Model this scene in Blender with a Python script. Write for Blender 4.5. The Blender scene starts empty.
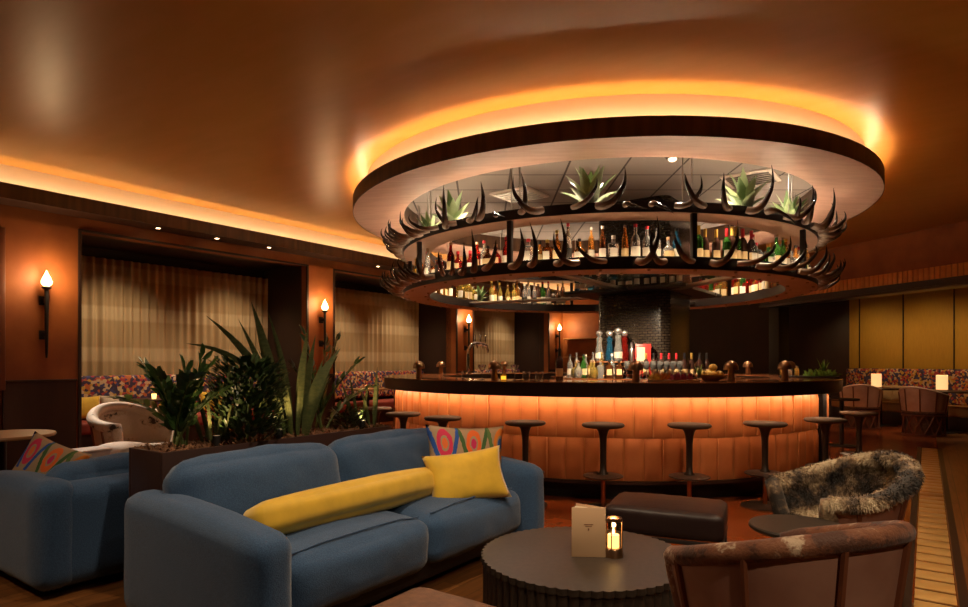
import bpy, bmesh, math, random
from mathutils import Vector, Matrix, noise
PI = math.pi
R = math.radians
sc = bpy.context.scene
col = sc.collection

# ------------------------------------------------------------------ camera, world, exposure
EYE = 1.28
cam_d = bpy.data.cameras.new('camera'); cam = bpy.data.objects.new('camera', cam_d); col.objects.link(cam)
cam_d.sensor_width = 36; cam_d.lens = 36 * 620 / 968; cam_d.shift_y = 58.5 / 968
cam.location = (0, 0, EYE); cam.rotation_euler = (PI / 2, 0, 0); cam_d.clip_end = 100
sc.camera = cam
w = bpy.data.worlds.new('world'); sc.world = w; w.use_nodes = True
w.node_tree.nodes['Background'].inputs[0].default_value = (1, .55, .28, 1)
w.node_tree.nodes['Background'].inputs[1].default_value = .004
vs = sc.view_settings
vs.view_transform = 'Standard'; vs.look = 'None'; vs.gamma = 1; vs.use_curve_mapping = False
vs.exposure = 0.45
cy = sc.cycles
cy.use_denoising = True; cy.max_bounces = 8; cy.diffuse_bounces = 4; cy.glossy_bounces = 4
cy.transmission_bounces = 6; cy.sample_clamp_indirect = 4; cy.sample_clamp_direct = 0
cy.caustics_reflective = False; cy.caustics_refractive = False; cy.blur_glossy = 1.0

WARM = (1, .68, .36); AMBER = (1, .60, .27); SOFT = (1, .76, .50); NEUTRAL = (1, .84, .68)
def lamp(kind, loc, power, color, size=.05, target=None, spot=80, blend=.6, name='ceiling_spot_light'):
    d = bpy.data.lights.new(name, kind); d.energy = power; d.color = color
    if kind == 'SPOT': d.spot_size = R(spot); d.spot_blend = blend; d.shadow_soft_size = size
    elif kind == 'POINT': d.shadow_soft_size = size
    else: d.shape = 'DISK'; d.size = size
    o = bpy.data.objects.new(name, d); col.objects.link(o); o.location = loc
    if target is not None:
        o.rotation_euler = (Vector(target) - Vector(loc)).to_track_quat('-Z', 'Y').to_euler()
    return o

# room frames: (v, u) runs across / along the left wall;  ROOM turns local x,y into v,u
ROOM = R(-35.5)
S_, C_ = math.sin(R(35.5)), math.cos(R(35.5))
def W(v, u, z=0): return Vector((v * C_ + u * S_, -v * S_ + u * C_, z))
BX, BY = 1.538, 8.33                                        # centre of the round bar
def ring(r, deg, z=0):                                      # angle from the side that faces the lounge
    a = R(deg); return Vector((BX + r * math.sin(a), BY - r * math.cos(a), z))
RW = R(18.2)                                                # frame of the right wall
def Q(x, y, z=0):
    return Vector((7.80 + x * math.cos(RW) - y * math.sin(RW), 9.99 + x * math.sin(RW) + y * math.cos(RW), z))

# spots over the bar, alcove and soffit lights, plus added unseen fill spots
LOUNGE_FILL = [((-.1, 2.7, 3.5), (-.45, 3.3, .4), 190), ((-1.7, 2.0, 3.5), (-2.6, 3.2, .5), 45),
      ((2.4, 3.3, 3.5), (2.4, 3.9, 0), 130), ((1.9, 2.0, 3.5), (1.85, 3.2, .5), 105), ((.9, 1.2, 3.5), (.9, 2.1, .5), 80), ((1.4, -.5, 3.5), (1.0, 1.8, .5), 120), (tuple(W(-4.3, -.6, 3.5)), (-2.0, 2.7, .4), 95)]
for l, t, p in LOUNGE_FILL: lamp('SPOT', l, p, SOFT, .06, t, 75, .9, 'lounge_fill_spot')  # unseen spots added out of frame to brighten the seats, chairs and floor
for deg in (-100, -70, -40, -14, 14, 40, 70, 100):
    lamp('SPOT', ring(2.05, deg, 3.36), 46, NEUTRAL, .04, ring(2.6, deg, 2.5), 95, .8, 'canopy_spot')
for i in range(24):
    if abs((i * 15 + 180) % 360 - 180) < 170: lamp('SPOT', ring(2.50, i * 15 + 3, 2.655), 11.0, SOFT, .02, ring(2.42, i * 15 + 3, 2.2), 120, .8, 'shelf_puck_light')
for i in range(16): lamp('SPOT', ring(2.42, i * 22.5 + 5, 2.12), 9, SOFT, .02, ring(2.45, i * 22.5 + 5, 1.1), 95, .8, 'counter_puck_light')
for deg in (-75, -45, -20, 5, 28, 60, 105, -112, -148, 140): lamp('SPOT', ring(2.05, deg, 3.36), 140, SOFT, .04, ring(2.42, deg, 1.1), 46, .7, 'counter_spot')
for deg in (-155, -130, -105, 105, 130, 155): lamp('SPOT', ring(1.5, deg, 3.36), 95, SOFT, .04, ring(2.36, deg, 2.35), 60, .8, 'far_shelf_fill')  # added fill, brightens the inner side of the far bottles
lamp('SPOT', ring(1.6, -8, 2.1), 190, SOFT, .04, (1.75, 7.6, 1.1), 85, .7, 'island_fill')  # added fill in mid-air, no fitting, brightens the island bottles
for u in (4.3, 6.2, 8.5, 10.4, 12.8, 14.7): lamp('SPOT', W(-9.0, u, 2.93), 78, SOFT, .08, W(-9.85, u, .8), 100, 1, 'alcove_and_fill_spot')
for y in (.9, 2.15): lamp('SPOT', Q(-.05, y, 2.5), 45, SOFT, .04, Q(.2, y, .5), 60, .8, 'alcove_and_fill_spot')  # added fill spots under the bulkhead to brighten the tub chairs
for y in (-.5, .8, 2.0, 3.2): lamp('SPOT', Q(.75, y, 2.46), 19, AMBER, .05, Q(1.7, y, 1.3), 120, .9, 'alcove_and_fill_spot')
lamp('SPOT', W(-8.62, 3.0, 3.11), 480, NEUTRAL, .03, W(-6.45, 3.05, .6), 40, .8, 'soffit_and_fill_spot')  # added beam to brighten the white cowhide chair, no fitting here
for u in (4.35, 5.22, 6.12, 8.56, 10.6): lamp('SPOT', W(-8.62, u, 3.11), 11, SOFT, .02, W(-8.85, u, 2.2), 75, .7, 'soffit_and_fill_spot')

# ------------------------------------------------------------------ materials
MATS = {}
def mat(name, c, rough=.5, metal=0, spec=.5, c2=None, ns=8, nmix=(.35, .65), bump=None, stretch=None, trans=0, emit=0, ecol=None, coat=0, sheen=0, ior=1.45, alpha=1):
    m = bpy.data.materials.new(name); m.use_nodes = True
    nt = m.node_tree; b = nt.nodes['Principled BSDF']; L = nt.links.new
    b.inputs['Base Color'].default_value = (*c, 1); b.inputs['Roughness'].default_value = rough
    b.inputs['Metallic'].default_value = metal; b.inputs['Specular IOR Level'].default_value = spec
    b.inputs['Transmission Weight'].default_value = trans; b.inputs['IOR'].default_value = ior
    b.inputs['Coat Weight'].default_value = coat; b.inputs['Sheen Weight'].default_value = sheen; b.inputs['Alpha'].default_value = alpha
    if emit:
        b.inputs['Emission Color'].default_value = (*(ecol or c), 1); b.inputs['Emission Strength'].default_value = emit
    vec = None
    if c2 or bump:
        tc = nt.nodes.new('ShaderNodeTexCoord'); mp = nt.nodes.new('ShaderNodeMapping'); L(tc.outputs['Object'], mp.inputs[0])
        if stretch: mp.inputs['Scale'].default_value = stretch
        vec = mp.outputs[0]
    if c2:
        n = nt.nodes.new('ShaderNodeTexNoise'); n.inputs['Scale'].default_value = ns; n.inputs['Detail'].default_value = 5
        L(vec, n.inputs['Vector'])
        r = nt.nodes.new('ShaderNodeValToRGB'); r.color_ramp.elements[0].position = nmix[0]; r.color_ramp.elements[1].position = nmix[1]
        r.color_ramp.elements[0].color = (*c, 1); r.color_ramp.elements[1].color = (*c2, 1)
        L(n.outputs['Fac'], r.inputs[0]); L(r.outputs[0], b.inputs['Base Color'])
    if bump:
        n2 = nt.nodes.new('ShaderNodeTexNoise'); n2.inputs['Scale'].default_value = bump[0]; n2.inputs['Detail'].default_value = 3
        L(vec, n2.inputs['Vector'])
        bp = nt.nodes.new('ShaderNodeBump'); bp.inputs['Strength'].default_value = bump[1]; bp.inputs['Distance'].default_value = bump[2] if len(bump) > 2 else .01
        L(n2.outputs['Fac'], bp.inputs['Height']); L(bp.outputs[0], b.inputs['Normal'])
    MATS[name] = m
    return m
def nodes_of(m): return m.node_tree, m.node_tree.nodes['Principled BSDF'], m.node_tree.nodes.new, m.node_tree.links.new

mat('ceiling_lacquer', (.60, .290, .050), .36, c2=(.635, .305, .067), ns=1.6, spec=.28, bump=(3, .05, .02), stretch=(1, 4, 1), coat=0)
mat('drum_plaster', (.74, .58, .38), .6)
mat('wall_plaster', (.34, .105, .024), .6, c2=(.24, .066, .016), ns=2.2, bump=(14, .15, .01))
mat('dark_reveal', (.028, .012, .008), .5)
mat('dark_wood', (.028, .011, .007), .38, c2=(.045, .018, .010), ns=6, stretch=(1, 1, .15))
mat('fascia_wood', (.05, .022, .010), .42, c2=(.095, .042, .018), ns=14, stretch=(1, 1, .06))
mat('soffit_wood', (.60, .345, .25), .45, c2=(.69, .42, .315), ns=3, stretch=(1, 5, 1))
mat('ring_soffit', (.50, .28, .17), .45, c2=(.58, .34, .22), ns=4)
mat('ring_black', (.014, .009, .008), .4)
mat('frieze_tile', (.80, .34, .07), .4, c2=(.66, .26, .05), ns=5)
mat('beam_metal', (.05, .03, .02), .35, metal=.6)
mat('panel_linen', (.50, .30, .035), .7, c2=(.42, .25, .03), ns=20, stretch=(8, 8, .4))
mat('back_dark', (.022, .008, .005), .5, c2=(.03, .012, .007), ns=2)
mat('floor_tile', (.30, .062, .012), .22, c2=(.20, .04, .010), ns=3.0, nmix=(.3, .7))
mat('floor_wood', (.26, .10, .028), .32, c2=(.15, .055, .016), ns=5, stretch=(9, .5, 1))
mat('strip_tile', (.62, .36, .12), .35, c2=(.52, .28, .08), ns=8)
mat('strip_dark', (.03, .016, .010), .4)
mat('brass', (.55, .34, .12), .3, metal=1)
mat('bronze', (.42, .24, .13), .32, metal=1)
mat('bronze_base', (.34, .19, .09), .4, metal=.7)
mat('copper', (.55, .24, .12), .3, metal=1)
mat('chrome', (.75, .72, .68), .12, metal=1)
mat('steel', (.55, .50, .46), .3, metal=1)
mat('iron', (.012, .009, .008), .5)
mat('led', (1, .6, .25), emit=29, ecol=(1, .70, .43))
mat('led_bar', (1, .6, .25), emit=35, ecol=(1, .64, .36))
mat('led_up', (1, .8, .6), emit=46, ecol=SOFT)
mat('led_white', (1, .8, .6), emit=15, ecol=SOFT)
mat('flame_glass', (1, .8, .4), emit=9, ecol=(1, .62, .22))
mat('bulb', (1, .8, .5), emit=14, ecol=(1, .72, .38))
mat('lens_dim', (1, .85, .65), emit=1.6, ecol=SOFT)
mat('candle_wax', (.9, .75, .5), .5, emit=2.2, ecol=(1, .55, .16))
mat('blue_fabric', (.019, .053, .122), .85, c2=(.034, .084, .178), ns=170, nmix=(.40, .60), bump=(230, .6, .004), sheen=.25, stretch=(1, 1, 1))
mat('yellow_velvet', (.74, .45, .025), .7, c2=(.62, .37, .02), ns=9, sheen=.4, bump=(300, .1, .002))
mat('leather_dark', (.020, .010, .009), .42, spec=.35, bump=(90, .2, .004))
mat('leather_brown', (.17, .075, .038), .55, c2=(.11, .048, .025), ns=30, bump=(120, .25, .003))
mat('leather_pink', (.42, .22, .155), .45, c2=(.34, .16, .11), ns=6, bump=(60, .1, .003))
mat('leather_tan', (.62, .38, .25), .5, c2=(.52, .30, .19), ns=6)
mat('rib_wood', (.20, .065, .03), .45)
mat('stool_leather', (.085, .047, .027), .7, spec=.2, bump=(80, .1, .002))
mat('stool_metal', (.05, .032, .022), .38, metal=.5)
mat('table_black', (.032, .022, .016), .42, c2=(.045, .031, .022), ns=40, bump=(200, .08, .002))
mat('soil', (.14, .055, .025), .9, c2=(.26, .12, .055), ns=60, bump=(70, 1, .03))
mat('planter_wood', (.035, .013, .009), .5)
mat('leaf_dark', (.020, .042, .012), .38, c2=(.032, .062, .018), ns=9)
mat('leaf_zz', (.028, .062, .016), .28, c2=(.05, .10, .024), ns=6)
mat('leaf_snake', (.060, .078, .028), .4, c2=(.11, .12, .045), ns=24, stretch=(1, 1, 3))
mat('leaf_agave', (.42, .54, .28), .45, c2=(.52, .62, .36), ns=5)
mat('leaf_agave_deep', (.16, .27, .10), .45, c2=(.24, .36, .15), ns=5)
mat('stem_green', (.09, .12, .03), .5)
mat('white_paint', (.70, .58, .50), .5)
mat('menu_card', (.62, .40, .23), .6)
mat('menu_inside', (.80, .68, .48), .6)
mat('ink', (.22, .10, .05), .6)
mat('table_tan', (.42, .22, .08), .4)
mat('lemon', (.95, .60, .10), .5, c2=(.95, .66, .18), ns=6)
mat('petal_pink', (.55, .10, .16), .6); mat('petal_orange', (.75, .28, .06), .6); mat('herb', (.22, .36, .05), .6)
mat('petal_yellow', (.8, .55, .12), .6)
mat('linen_cushion', (.45, .30, .16), .8)
mat('seat_tan', (.42, .20, .06), .6)
mat('seat_red', (.32, .05, .03), .6)
mat('cork', (.35, .20, .10), .7)
mat('cap_black', (.015, .012, .012), .4); mat('cap_red', (.55, .02, .03), .4); mat('cap_gold', (.75, .48, .10), .35, metal=.6)
mat('cap_silver', (.75, .72, .70), .25, metal=.9); mat('cap_white', (.75, .68, .58), .4)
mat('label_white', (.66, .58, .46), .6); mat('label_cream', (.62, .44, .22), .6); mat('label_black', (.03, .025, .02), .5); mat('label_red', (.55, .05, .04), .5)
mat('red_box', (.70, .03, .025), .4)
mat('box_cream', (.85, .62, .45), .5)
GL = dict(amber=(.80, .32, .06), red=(.60, .03, .02), clear=(.93, .93, .90), green=(.10, .42, .07), dark=(.05, .022, .016), yellow=(.88, .62, .14), blue=(.05, .28, .55), brown=(.30, .10, .03))
for k, c in GL.items():
    if k == 'dark': mat('glass_dark', c, .08)
    else: mat('glass_' + k, c, .06, trans=.85, ior=1.3)
mat('glassware', (.97, .95, .92), .04, trans=.95, ior=1.25)
mat('lantern_glass', (.98, .9, .75), .05, trans=1, ior=1.1)

# horn: pale polished root to black tip, along the horn
def horn_material():
    m = mat('horn', (.1, .05, .03), .24, spec=.6); nt, b, N, L = nodes_of(m)
    uv = N('ShaderNodeTexCoord'); sp = N('ShaderNodeSeparateXYZ'); L(uv.outputs['UV'], sp.inputs[0])
    n = N('ShaderNodeTexNoise'); n.inputs['Scale'].default_value = 5; L(uv.outputs['UV'], n.inputs['Vector'])
    ad = N('ShaderNodeMath'); ad.operation = 'MULTIPLY_ADD'; ad.inputs[1].default_value = .3; L(n.outputs['Fac'], ad.inputs[0]); L(sp.outputs['Y'], ad.inputs[2])
    r = N('ShaderNodeValToRGB'); e = r.color_ramp.elements
    e[0].position = .12; e[0].color = (.80, .68, .57, 1); e[1].position = .85; e[1].color = (.018, .010, .008, 1)
    k = e.new(.36); k.color = (.26, .14, .08, 1); k = e.new(.55); k.color = (.055, .028, .018, 1)
    L(ad.outputs[0], r.inputs[0]); L(r.outputs[0], b.inputs['Base Color'])
horn_material()

def ikat_material():
    m = mat('ikat', (.7, .5, .33), .8); nt, b, N, L = nodes_of(m)
    uv = N('ShaderNodeTexCoord'); nz = N('ShaderNodeTexNoise'); nz.inputs['Scale'].default_value = 14; L(uv.outputs['UV'], nz.inputs['Vector'])
    def math_(op, x, y=None, z=None):
        n = N('ShaderNodeMath'); n.operation = op
        for i, q in enumerate((x, y, z)):
            if q is None: continue
            if isinstance(q, (int, float)): n.inputs[i].default_value = q
            else: L(q, n.inputs[i])
        return n.outputs[0]
    sp = N('ShaderNodeSeparateXYZ'); L(uv.outputs['UV'], sp.inputs[0])
    wob = math_('MULTIPLY_ADD', nz.outputs['Fac'], .06, -.03)
    x = math_('ADD', math_('MULTIPLY', sp.outputs['X'], 2.6), wob); y = math_('ADD', math_('MULTIPLY', sp.outputs['Y'], 1.6), wob)
    fx = math_('SUBTRACT', math_('FRACT', x), .5); fy = math_('SUBTRACT', math_('FRACT', math_('ADD', y, .35)), .5)
    ix = math_('FLOOR', x); iy = math_('FLOOR', math_('ADD', y, .35))
    h = math_('FRACT', math_('MULTIPLY', math_('ADD', math_('MULTIPLY', ix, 3.7), math_('MULTIPLY', iy, 5.3)), .391))
    def ramp(f, stops):
        r = N('ShaderNodeValToRGB'); r.color_ramp.interpolation = 'CONSTANT'; e = r.color_ramp.elements
        e[0].position = 0; e[0].color = (*stops[0][1], 1); e[1].position = stops[1][0]; e[1].color = (*stops[1][1], 1)
        for p, c in stops[2:]: k = e.new(p); k.color = (*c, 1)
        L(f, r.inputs[0]); return r.outputs[0]
    def mix(f, c1, c2):
        n = N('ShaderNodeMixRGB'); L(f, n.inputs[0]); L(c1, n.inputs[1]); L(c2, n.inputs[2]); return n.outputs[0]
    base = N('ShaderNodeRGB'); base.outputs[0].default_value = (.38, .25, .145, 1)
    ringc = ramp(h, [(0, (.60, .03, .09)), (.3, (.74, .13, .02)), (.55, (.62, .05, .04)), (.8, (.72, .20, .02))])
    corec = ramp(h, [(0, (.74, .15, .03)), (.4, (.55, .02, .10)), (.7, (.03, .10, .34))])
    strc = ramp(h, [(0, (.02, .08, .34)), (.35, (.05, .11, .03)), (.65, (.03, .12, .36)), (.85, (.10, .16, .04))])
    d = math_('SQRT', math_('ADD', math_('POWER', math_('MULTIPLY', math_('ABSOLUTE', fx), 1.15), 2), math_('POWER', math_('MULTIPLY', math_('ABSOLUTE', fy), .8), 2)))
    core = math_('LESS_THAN', d, .11)
    rng = math_('LESS_THAN', math_('ABSOLUTE', math_('SUBTRACT', d, .235)), .07)
    vv = math_('ABSOLUTE', math_('SUBTRACT', math_('ABSOLUTE', fx), math_('MULTIPLY_ADD', fy, .32, .37)))
    vst = math_('LESS_THAN', vv, .07)
    c = mix(vst, base.outputs[0], strc); c = mix(rng, c, ringc); c = mix(core, c, corec)
    L(c, b.inputs['Base Color'])
ikat_material()

def hide_material(name, cols, scale, lo=.42):
    m = mat(name, cols[0], .65, sheen=.15); nt, b, N, L = nodes_of(m)
    tc = N('ShaderNodeTexCoord'); n = N('ShaderNodeTexNoise'); n.inputs['Scale'].default_value = scale; n.inputs['Detail'].default_value = 6; n.inputs['Roughness'].default_value = .62
    L(tc.outputs['Object'], n.inputs['Vector'])
    r = N('ShaderNodeValToRGB'); e = r.color_ramp.elements; r.color_ramp.interpolation = 'EASE'
    e[0].position = lo; e[0].color = (*cols[0], 1); e[1].position = lo + .05; e[1].color = (*cols[1], 1)
    for i, c in enumerate(cols[2:]):
        k = e.new(min(.97, lo + .12 + .06 * i)); k.color = (*c, 1)
    L(n.outputs['Fac'], r.inputs[0]); L(r.outputs[0], b.inputs['Base Color'])
    n2 = N('ShaderNodeTexNoise'); n2.inputs['Scale'].default_value = 130; L(tc.outputs['Object'], n2.inputs['Vector'])
    bp = N('ShaderNodeBump'); bp.inputs['Strength'].default_value = .5; bp.inputs['Distance'].default_value = .006; L(n2.outputs['Fac'], bp.inputs['Height']); L(bp.outputs[0], b.inputs['Normal'])
hide_material('hide_white', [(.05, .03, .02), (.50, .38, .26), (.60, .48, .36), (.56, .44, .32)], 7, .33)
hide_material('hide_brown', [(.09, .03, .014), (.19, .065, .028), (.24, .09, .04), (.60, .44, .30)], 7, .44)
hide_material('fur_mix', [(.022, .014, .009), (.085, .05, .028), (.30, .20, .11), (.56, .44, .28)], 6.5, .40)

def mosaic_material():                                       # patterned banquette backs
    m = mat('patterned_fabric', (.3, .1, .1), .8); nt, b, N, L = nodes_of(m)
    tc = N('ShaderNodeTexCoord'); v = N('ShaderNodeTexVoronoi'); v.inputs['Scale'].default_value = 25; L(tc.outputs['Object'], v.inputs['Vector'])
    sp = N('ShaderNodeSeparateColor'); L(v.outputs['Color'], sp.inputs[0])
    r = N('ShaderNodeValToRGB'); r.color_ramp.interpolation = 'CONSTANT'; e = r.color_ramp.elements
    e[0].position = 0; e[0].color = (.05, .03, .06, 1); e[1].position = .3; e[1].color = (.55, .38, .22, 1)
    for p, c in ((.45, (.35, .04, .05, 1)), (.6, (.05, .05, .14, 1)), (.75, (.45, .12, .03, 1)), (.88, (.50, .30, .05, 1))):
        k = e.new(p); k.color = c
    L(sp.outputs[0], r.inputs[0]); L(r.outputs[0], b.inputs['Base Color'])
mosaic_material()

def curtain_material():
    m = mat('sheer_curtain', (.55, .42, .24), .8); nt, b, N, L = nodes_of(m)
    tc = N('ShaderNodeTexCoord'); sp = N('ShaderNodeSeparateXYZ'); L(tc.outputs['Object'], sp.inputs[0])
    wv = N('ShaderNodeMath'); wv.operation = 'MULTIPLY'; wv.inputs[1].default_value = 2 * PI / .62; L(sp.outputs['Z'], wv.inputs[0])
    sn = N('ShaderNodeMath'); sn.operation = 'SINE'; L(wv.outputs[0], sn.inputs[0])
    r = N('ShaderNodeValToRGB'); e = r.color_ramp.elements; e[0].position = .35; e[0].color = (.36, .245, .12, 1); e[1].position = .65; e[1].color = (.46, .335, .185, 1)
    L(sn.outputs[0], r.inputs[0]); L(r.outputs[0], b.inputs['Base Color'])
curtain_material()

def grid_tiles(name, c1, c2, mortar, scale, bw=.5, rh=.25, rough=.35, msize=.02, coord='Object', off=.5, bmp=.3):
    m = mat(name, c1, rough); nt, b, N, L = nodes_of(m)
    tc = N('ShaderNodeTexCoord'); bk = N('ShaderNodeTexBrick'); bk.inputs['Scale'].default_value = scale
    bk.inputs['Color1'].default_value = (*c1, 1); bk.inputs['Color2'].default_value = (*c2, 1); bk.inputs['Mortar'].default_value = (*mortar, 1)
    bk.inputs['Mortar Size'].default_value = msize; bk.inputs['Brick Width'].default_value = bw; bk.inputs['Row Height'].default_value = rh; bk.offset = off
    L(tc.outputs[coord], bk.inputs['Vector']); L(bk.outputs['Color'], b.inputs['Base Color'])
    bp = N('ShaderNodeBump'); bp.inputs['Strength'].default_value = bmp; bp.inputs['Distance'].default_value = .004; bp.invert = True
    L(bk.outputs['Fac'], bp.inputs['Height']); L(bp.outputs[0], b.inputs['Normal'])
    return m
grid_tiles('column_tile', (.050, .034, .022), (.035, .024, .016), (.012, .008, .006), 1, .07, .035, .22, .005, 'UV')
grid_tiles('acoustic_tile', (.30, .25, .225), (.28, .235, .21), (.06, .045, .04), 1, .62, .62, .8, .012, 'Object', 0, .5)

def floor_tiles():
    m = MATS['floor_tile']; nt, b, N, L = nodes_of(m)
    src = b.inputs['Base Color'].links[0].from_socket
    tc = N('ShaderNodeTexCoord'); bk = N('ShaderNodeTexBrick'); bk.inputs['Scale'].default_value = 1; bk.inputs['Brick Width'].default_value = .9; bk.inputs['Row Height'].default_value = .9
    bk.offset = 0; bk.inputs['Mortar Size'].default_value = .006
    bk.inputs['Color1'].default_value = (1, 1, 1, 1); bk.inputs['Color2'].default_value = (.82, .82, .82, 1); bk.inputs['Mortar'].default_value = (.25, .2, .18, 1)
    L(tc.outputs['Object'], bk.inputs['Vector'])
    mx = N('ShaderNodeMixRGB'); mx.blend_type = 'MULTIPLY'; mx.inputs[0].default_value = 1
    L(src, mx.inputs[1]); L(bk.outputs['Color'], mx.inputs[2]); L(mx.outputs[0], b.inputs['Base Color'])
floor_tiles()
def floor_planks():
    m = MATS['floor_wood']; nt, b, N, L = nodes_of(m)
    src = b.inputs['Base Color'].links[0].from_socket
    tc = N('ShaderNodeTexCoord'); mp = N('ShaderNodeMapping'); mp.inputs['Rotation'].default_value = (0, 0, PI / 2); L(tc.outputs['Object'], mp.inputs[0])
    bk = N('ShaderNodeTexBrick'); bk.inputs['Scale'].default_value = 1; bk.inputs['Brick Width'].default_value = 1.4; bk.inputs['Row Height'].default_value = .12; bk.inputs['Mortar Size'].default_value = .003
    bk.inputs['Color1'].default_value = (1, 1, 1, 1); bk.inputs['Color2'].default_value = (.6, .6, .6, 1); bk.inputs['Mortar'].default_value = (.2, .2, .2, 1)
    L(mp.outputs[0], bk.inputs['Vector'])
    mx = N('ShaderNodeMixRGB'); mx.blend_type = 'MULTIPLY'; mx.inputs[0].default_value = 1
    L(src, mx.inputs[1]); L(bk.outputs['Color'], mx.inputs[2]); L(mx.outputs[0], b.inputs['Base Color'])
floor_planks()
mat('bar_leather', (.56, .18, .055), .42, c2=(.48, .145, .045), ns=5, bump=(60, .06, .003))
mat('bar_seam', (.62, .25, .085), .4)
mat('counter_wood', (.30, .10, .035), .16, c2=(.20, .06, .02), ns=5, coat=.4)
mat('counter_edge', (.050, .023, .014), .35)
mat('post_black', (.006, .004, .004), .9, spec=.1)
mat('lantern_glow', (1, .7, .4), .5, emit=.75, ecol=(1, .56, .22))

# ------------------------------------------------------------------ mesh builder
class B:
    def __init__(self): self.v = []; self.f = []; self.uv = {}
    def add(self, vs, fs, uvs=None):
        o = len(self.v); self.v += [Vector(p) for p in vs]
        for f in fs: self.f.append(tuple(o + i for i in f))
        if uvs:
            for i, t in enumerate(uvs): self.uv[o + i] = t
        return self
    def bm(self, bm, M=None):
        bm.verts.index_update(); M = M or Matrix()
        self.add([M @ v.co for v in bm.verts], [[v.index for v in f.verts] for f in bm.faces]); bm.free(); return self
    def box(self, c, s, bev=0, rz=0, seg=2, M=None):
        bm = bmesh.new(); bmesh.ops.create_cube(bm, size=1)
        for v in bm.verts: v.co = Vector((v.co.x * s[0], v.co.y * s[1], v.co.z * s[2]))
        if bev: bmesh.ops.bevel(bm, geom=bm.edges[:], offset=bev, segments=seg, affect='EDGES', profile=.5)
        return self.bm(bm, Matrix.Translation(c) @ (M or Matrix.Rotation(rz, 4, 'Z')))
    def lathe(self, prof, n=32, c=(0, 0, 0), a0=0, a1=2 * PI, closed=False):
        full = abs(a1 - a0 - 2 * PI) < 1e-6; k = n if full else n + 1; vs = []; fs = []; m = len(prof); uvs = []
        for i in range(k):
            a = a0 + (a1 - a0) * i / n
            for r, z in prof: vs.append((c[0] + r * math.sin(a), c[1] - r * math.cos(a), c[2] + z)); uvs.append((i / n, z))
        mm = m if closed else m - 1
        for i in range(n):
            j = (i + 1) % k
            for q in range(mm):
                q2 = (q + 1) % m
                fs.append((i * m + q, j * m + q, j * m + q2, i * m + q2))
        self.add(vs, fs, uvs)
        if not closed and full:
            o = len(self.v) - len(vs)
            for q in (0, m - 1):
                if prof[q][0] > 1e-4: self.f.append(tuple(o + i * m + q for i in range(n)))
        if not full and closed:
            o = len(self.v) - len(vs)
            self.f.append(tuple(o + q for q in range(m))); self.f.append(tuple(o + n * m + q for q in range(m)))
        return self
    def cyl(self, c, r, h, n=20, r2=None): return self.lathe([(0, 0), (r, 0), (r2 if r2 is not None else r, h), (0, h)], n, c)
    def tube(self, pts, rad, n=8, flat=1.0, uv=False):
        pts = [Vector(p) for p in pts]; k = len(pts); rad = rad if isinstance(rad, (list, tuple)) else [rad] * k
        vs = []; fs = []; uvs = []; side = None
        for i, p in enumerate(pts):
            t = (pts[min(i + 1, k - 1)] - pts[max(i - 1, 0)]).normalized()
            if side is None: side = t.orthogonal().normalized() if abs(t.z) > .95 else t.cross(Vector((0, 0, 1))).normalized()
            else: side = (side - t * side.dot(t)).normalized()
            up = side.cross(t)
            for j in range(n):
                a = 2 * PI * j / n; vs.append(p + side * math.cos(a) * rad[i] + up * math.sin(a) * rad[i] * flat); uvs.append((j / n, i / (k - 1)))
        for i in range(k - 1):
            for j in range(n): fs.append((i * n + j, i * n + (j + 1) % n, (i + 1) * n + (j + 1) % n, (i + 1) * n + j))
        fs.append(tuple(range(n))); fs.append(tuple((k - 1) * n + j for j in range(n)))
        return self.add(vs, fs, uvs)
    def ball(self, c, r, n=12):
        r = r if isinstance(r, (tuple, list)) else (r, r, r)
        bm = bmesh.new(); bmesh.ops.create_uvsphere(bm, u_segments=n, v_segments=max(6, n // 2 + 2), radius=1)
        return self.bm(bm, Matrix.Translation(c) @ Matrix.Diagonal((*r, 1)))
    def grid(self, nx, ny, fn, uv=True):
        vs = []; uvs = []; fs = []
        for j in range(ny + 1):
            for i in range(nx + 1): vs.append(fn(i / nx, j / ny)); uvs.append((i / nx, j / ny))
        for j in range(ny):
            for i in range(nx):
                a = j * (nx + 1) + i; fs.append((a, a + 1, a + nx + 2, a + nx + 1))
        return self.add(vs, fs, uvs)
    def blade(self, base, az, L, wd, tilt, bend, fold=.25, n=7, peak=.35, roll=0):
        """a leaf: rises from base, leans by tilt and bends by bend, widest at peak"""
        d = Vector((math.cos(az), math.sin(az), 0)); sd = Vector((-d.y, d.x, 0)); p = Vector(base); vs = []; fs = []; uvs = []
        for i in range(n + 1):
            t = i / n; ang = tilt + bend * t
            dv = d * math.sin(ang) + Vector((0, 0, 1)) * math.cos(ang); nv = -d * math.cos(ang) + Vector((0, 0, 1)) * math.sin(ang)
            if roll: q_ = Matrix.Rotation(roll, 3, dv); sr, nv = q_ @ sd, q_ @ nv
            else: sr = sd
            x = t / peak if t < peak else (1 - t) / (1 - peak)
            wv = wd * .5 * (.45 + .55 * math.sin(min(1, x) * PI / 2) if t < peak else max(.02, math.sin(min(1, x) * PI / 2)))
            vs += [p + sr * wv + nv * wv * fold, p.copy(), p - sr * wv + nv * wv * fold]; uvs += [(0, t), (.5, t), (1, t)]
            p = p + dv * (L / n)
        for i in range(n):
            a = i * 3; fs += [(a, a + 1, a + 4, a + 3), (a + 1, a + 2, a + 5, a + 4)]
        return self.add(vs, fs, uvs)
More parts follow.
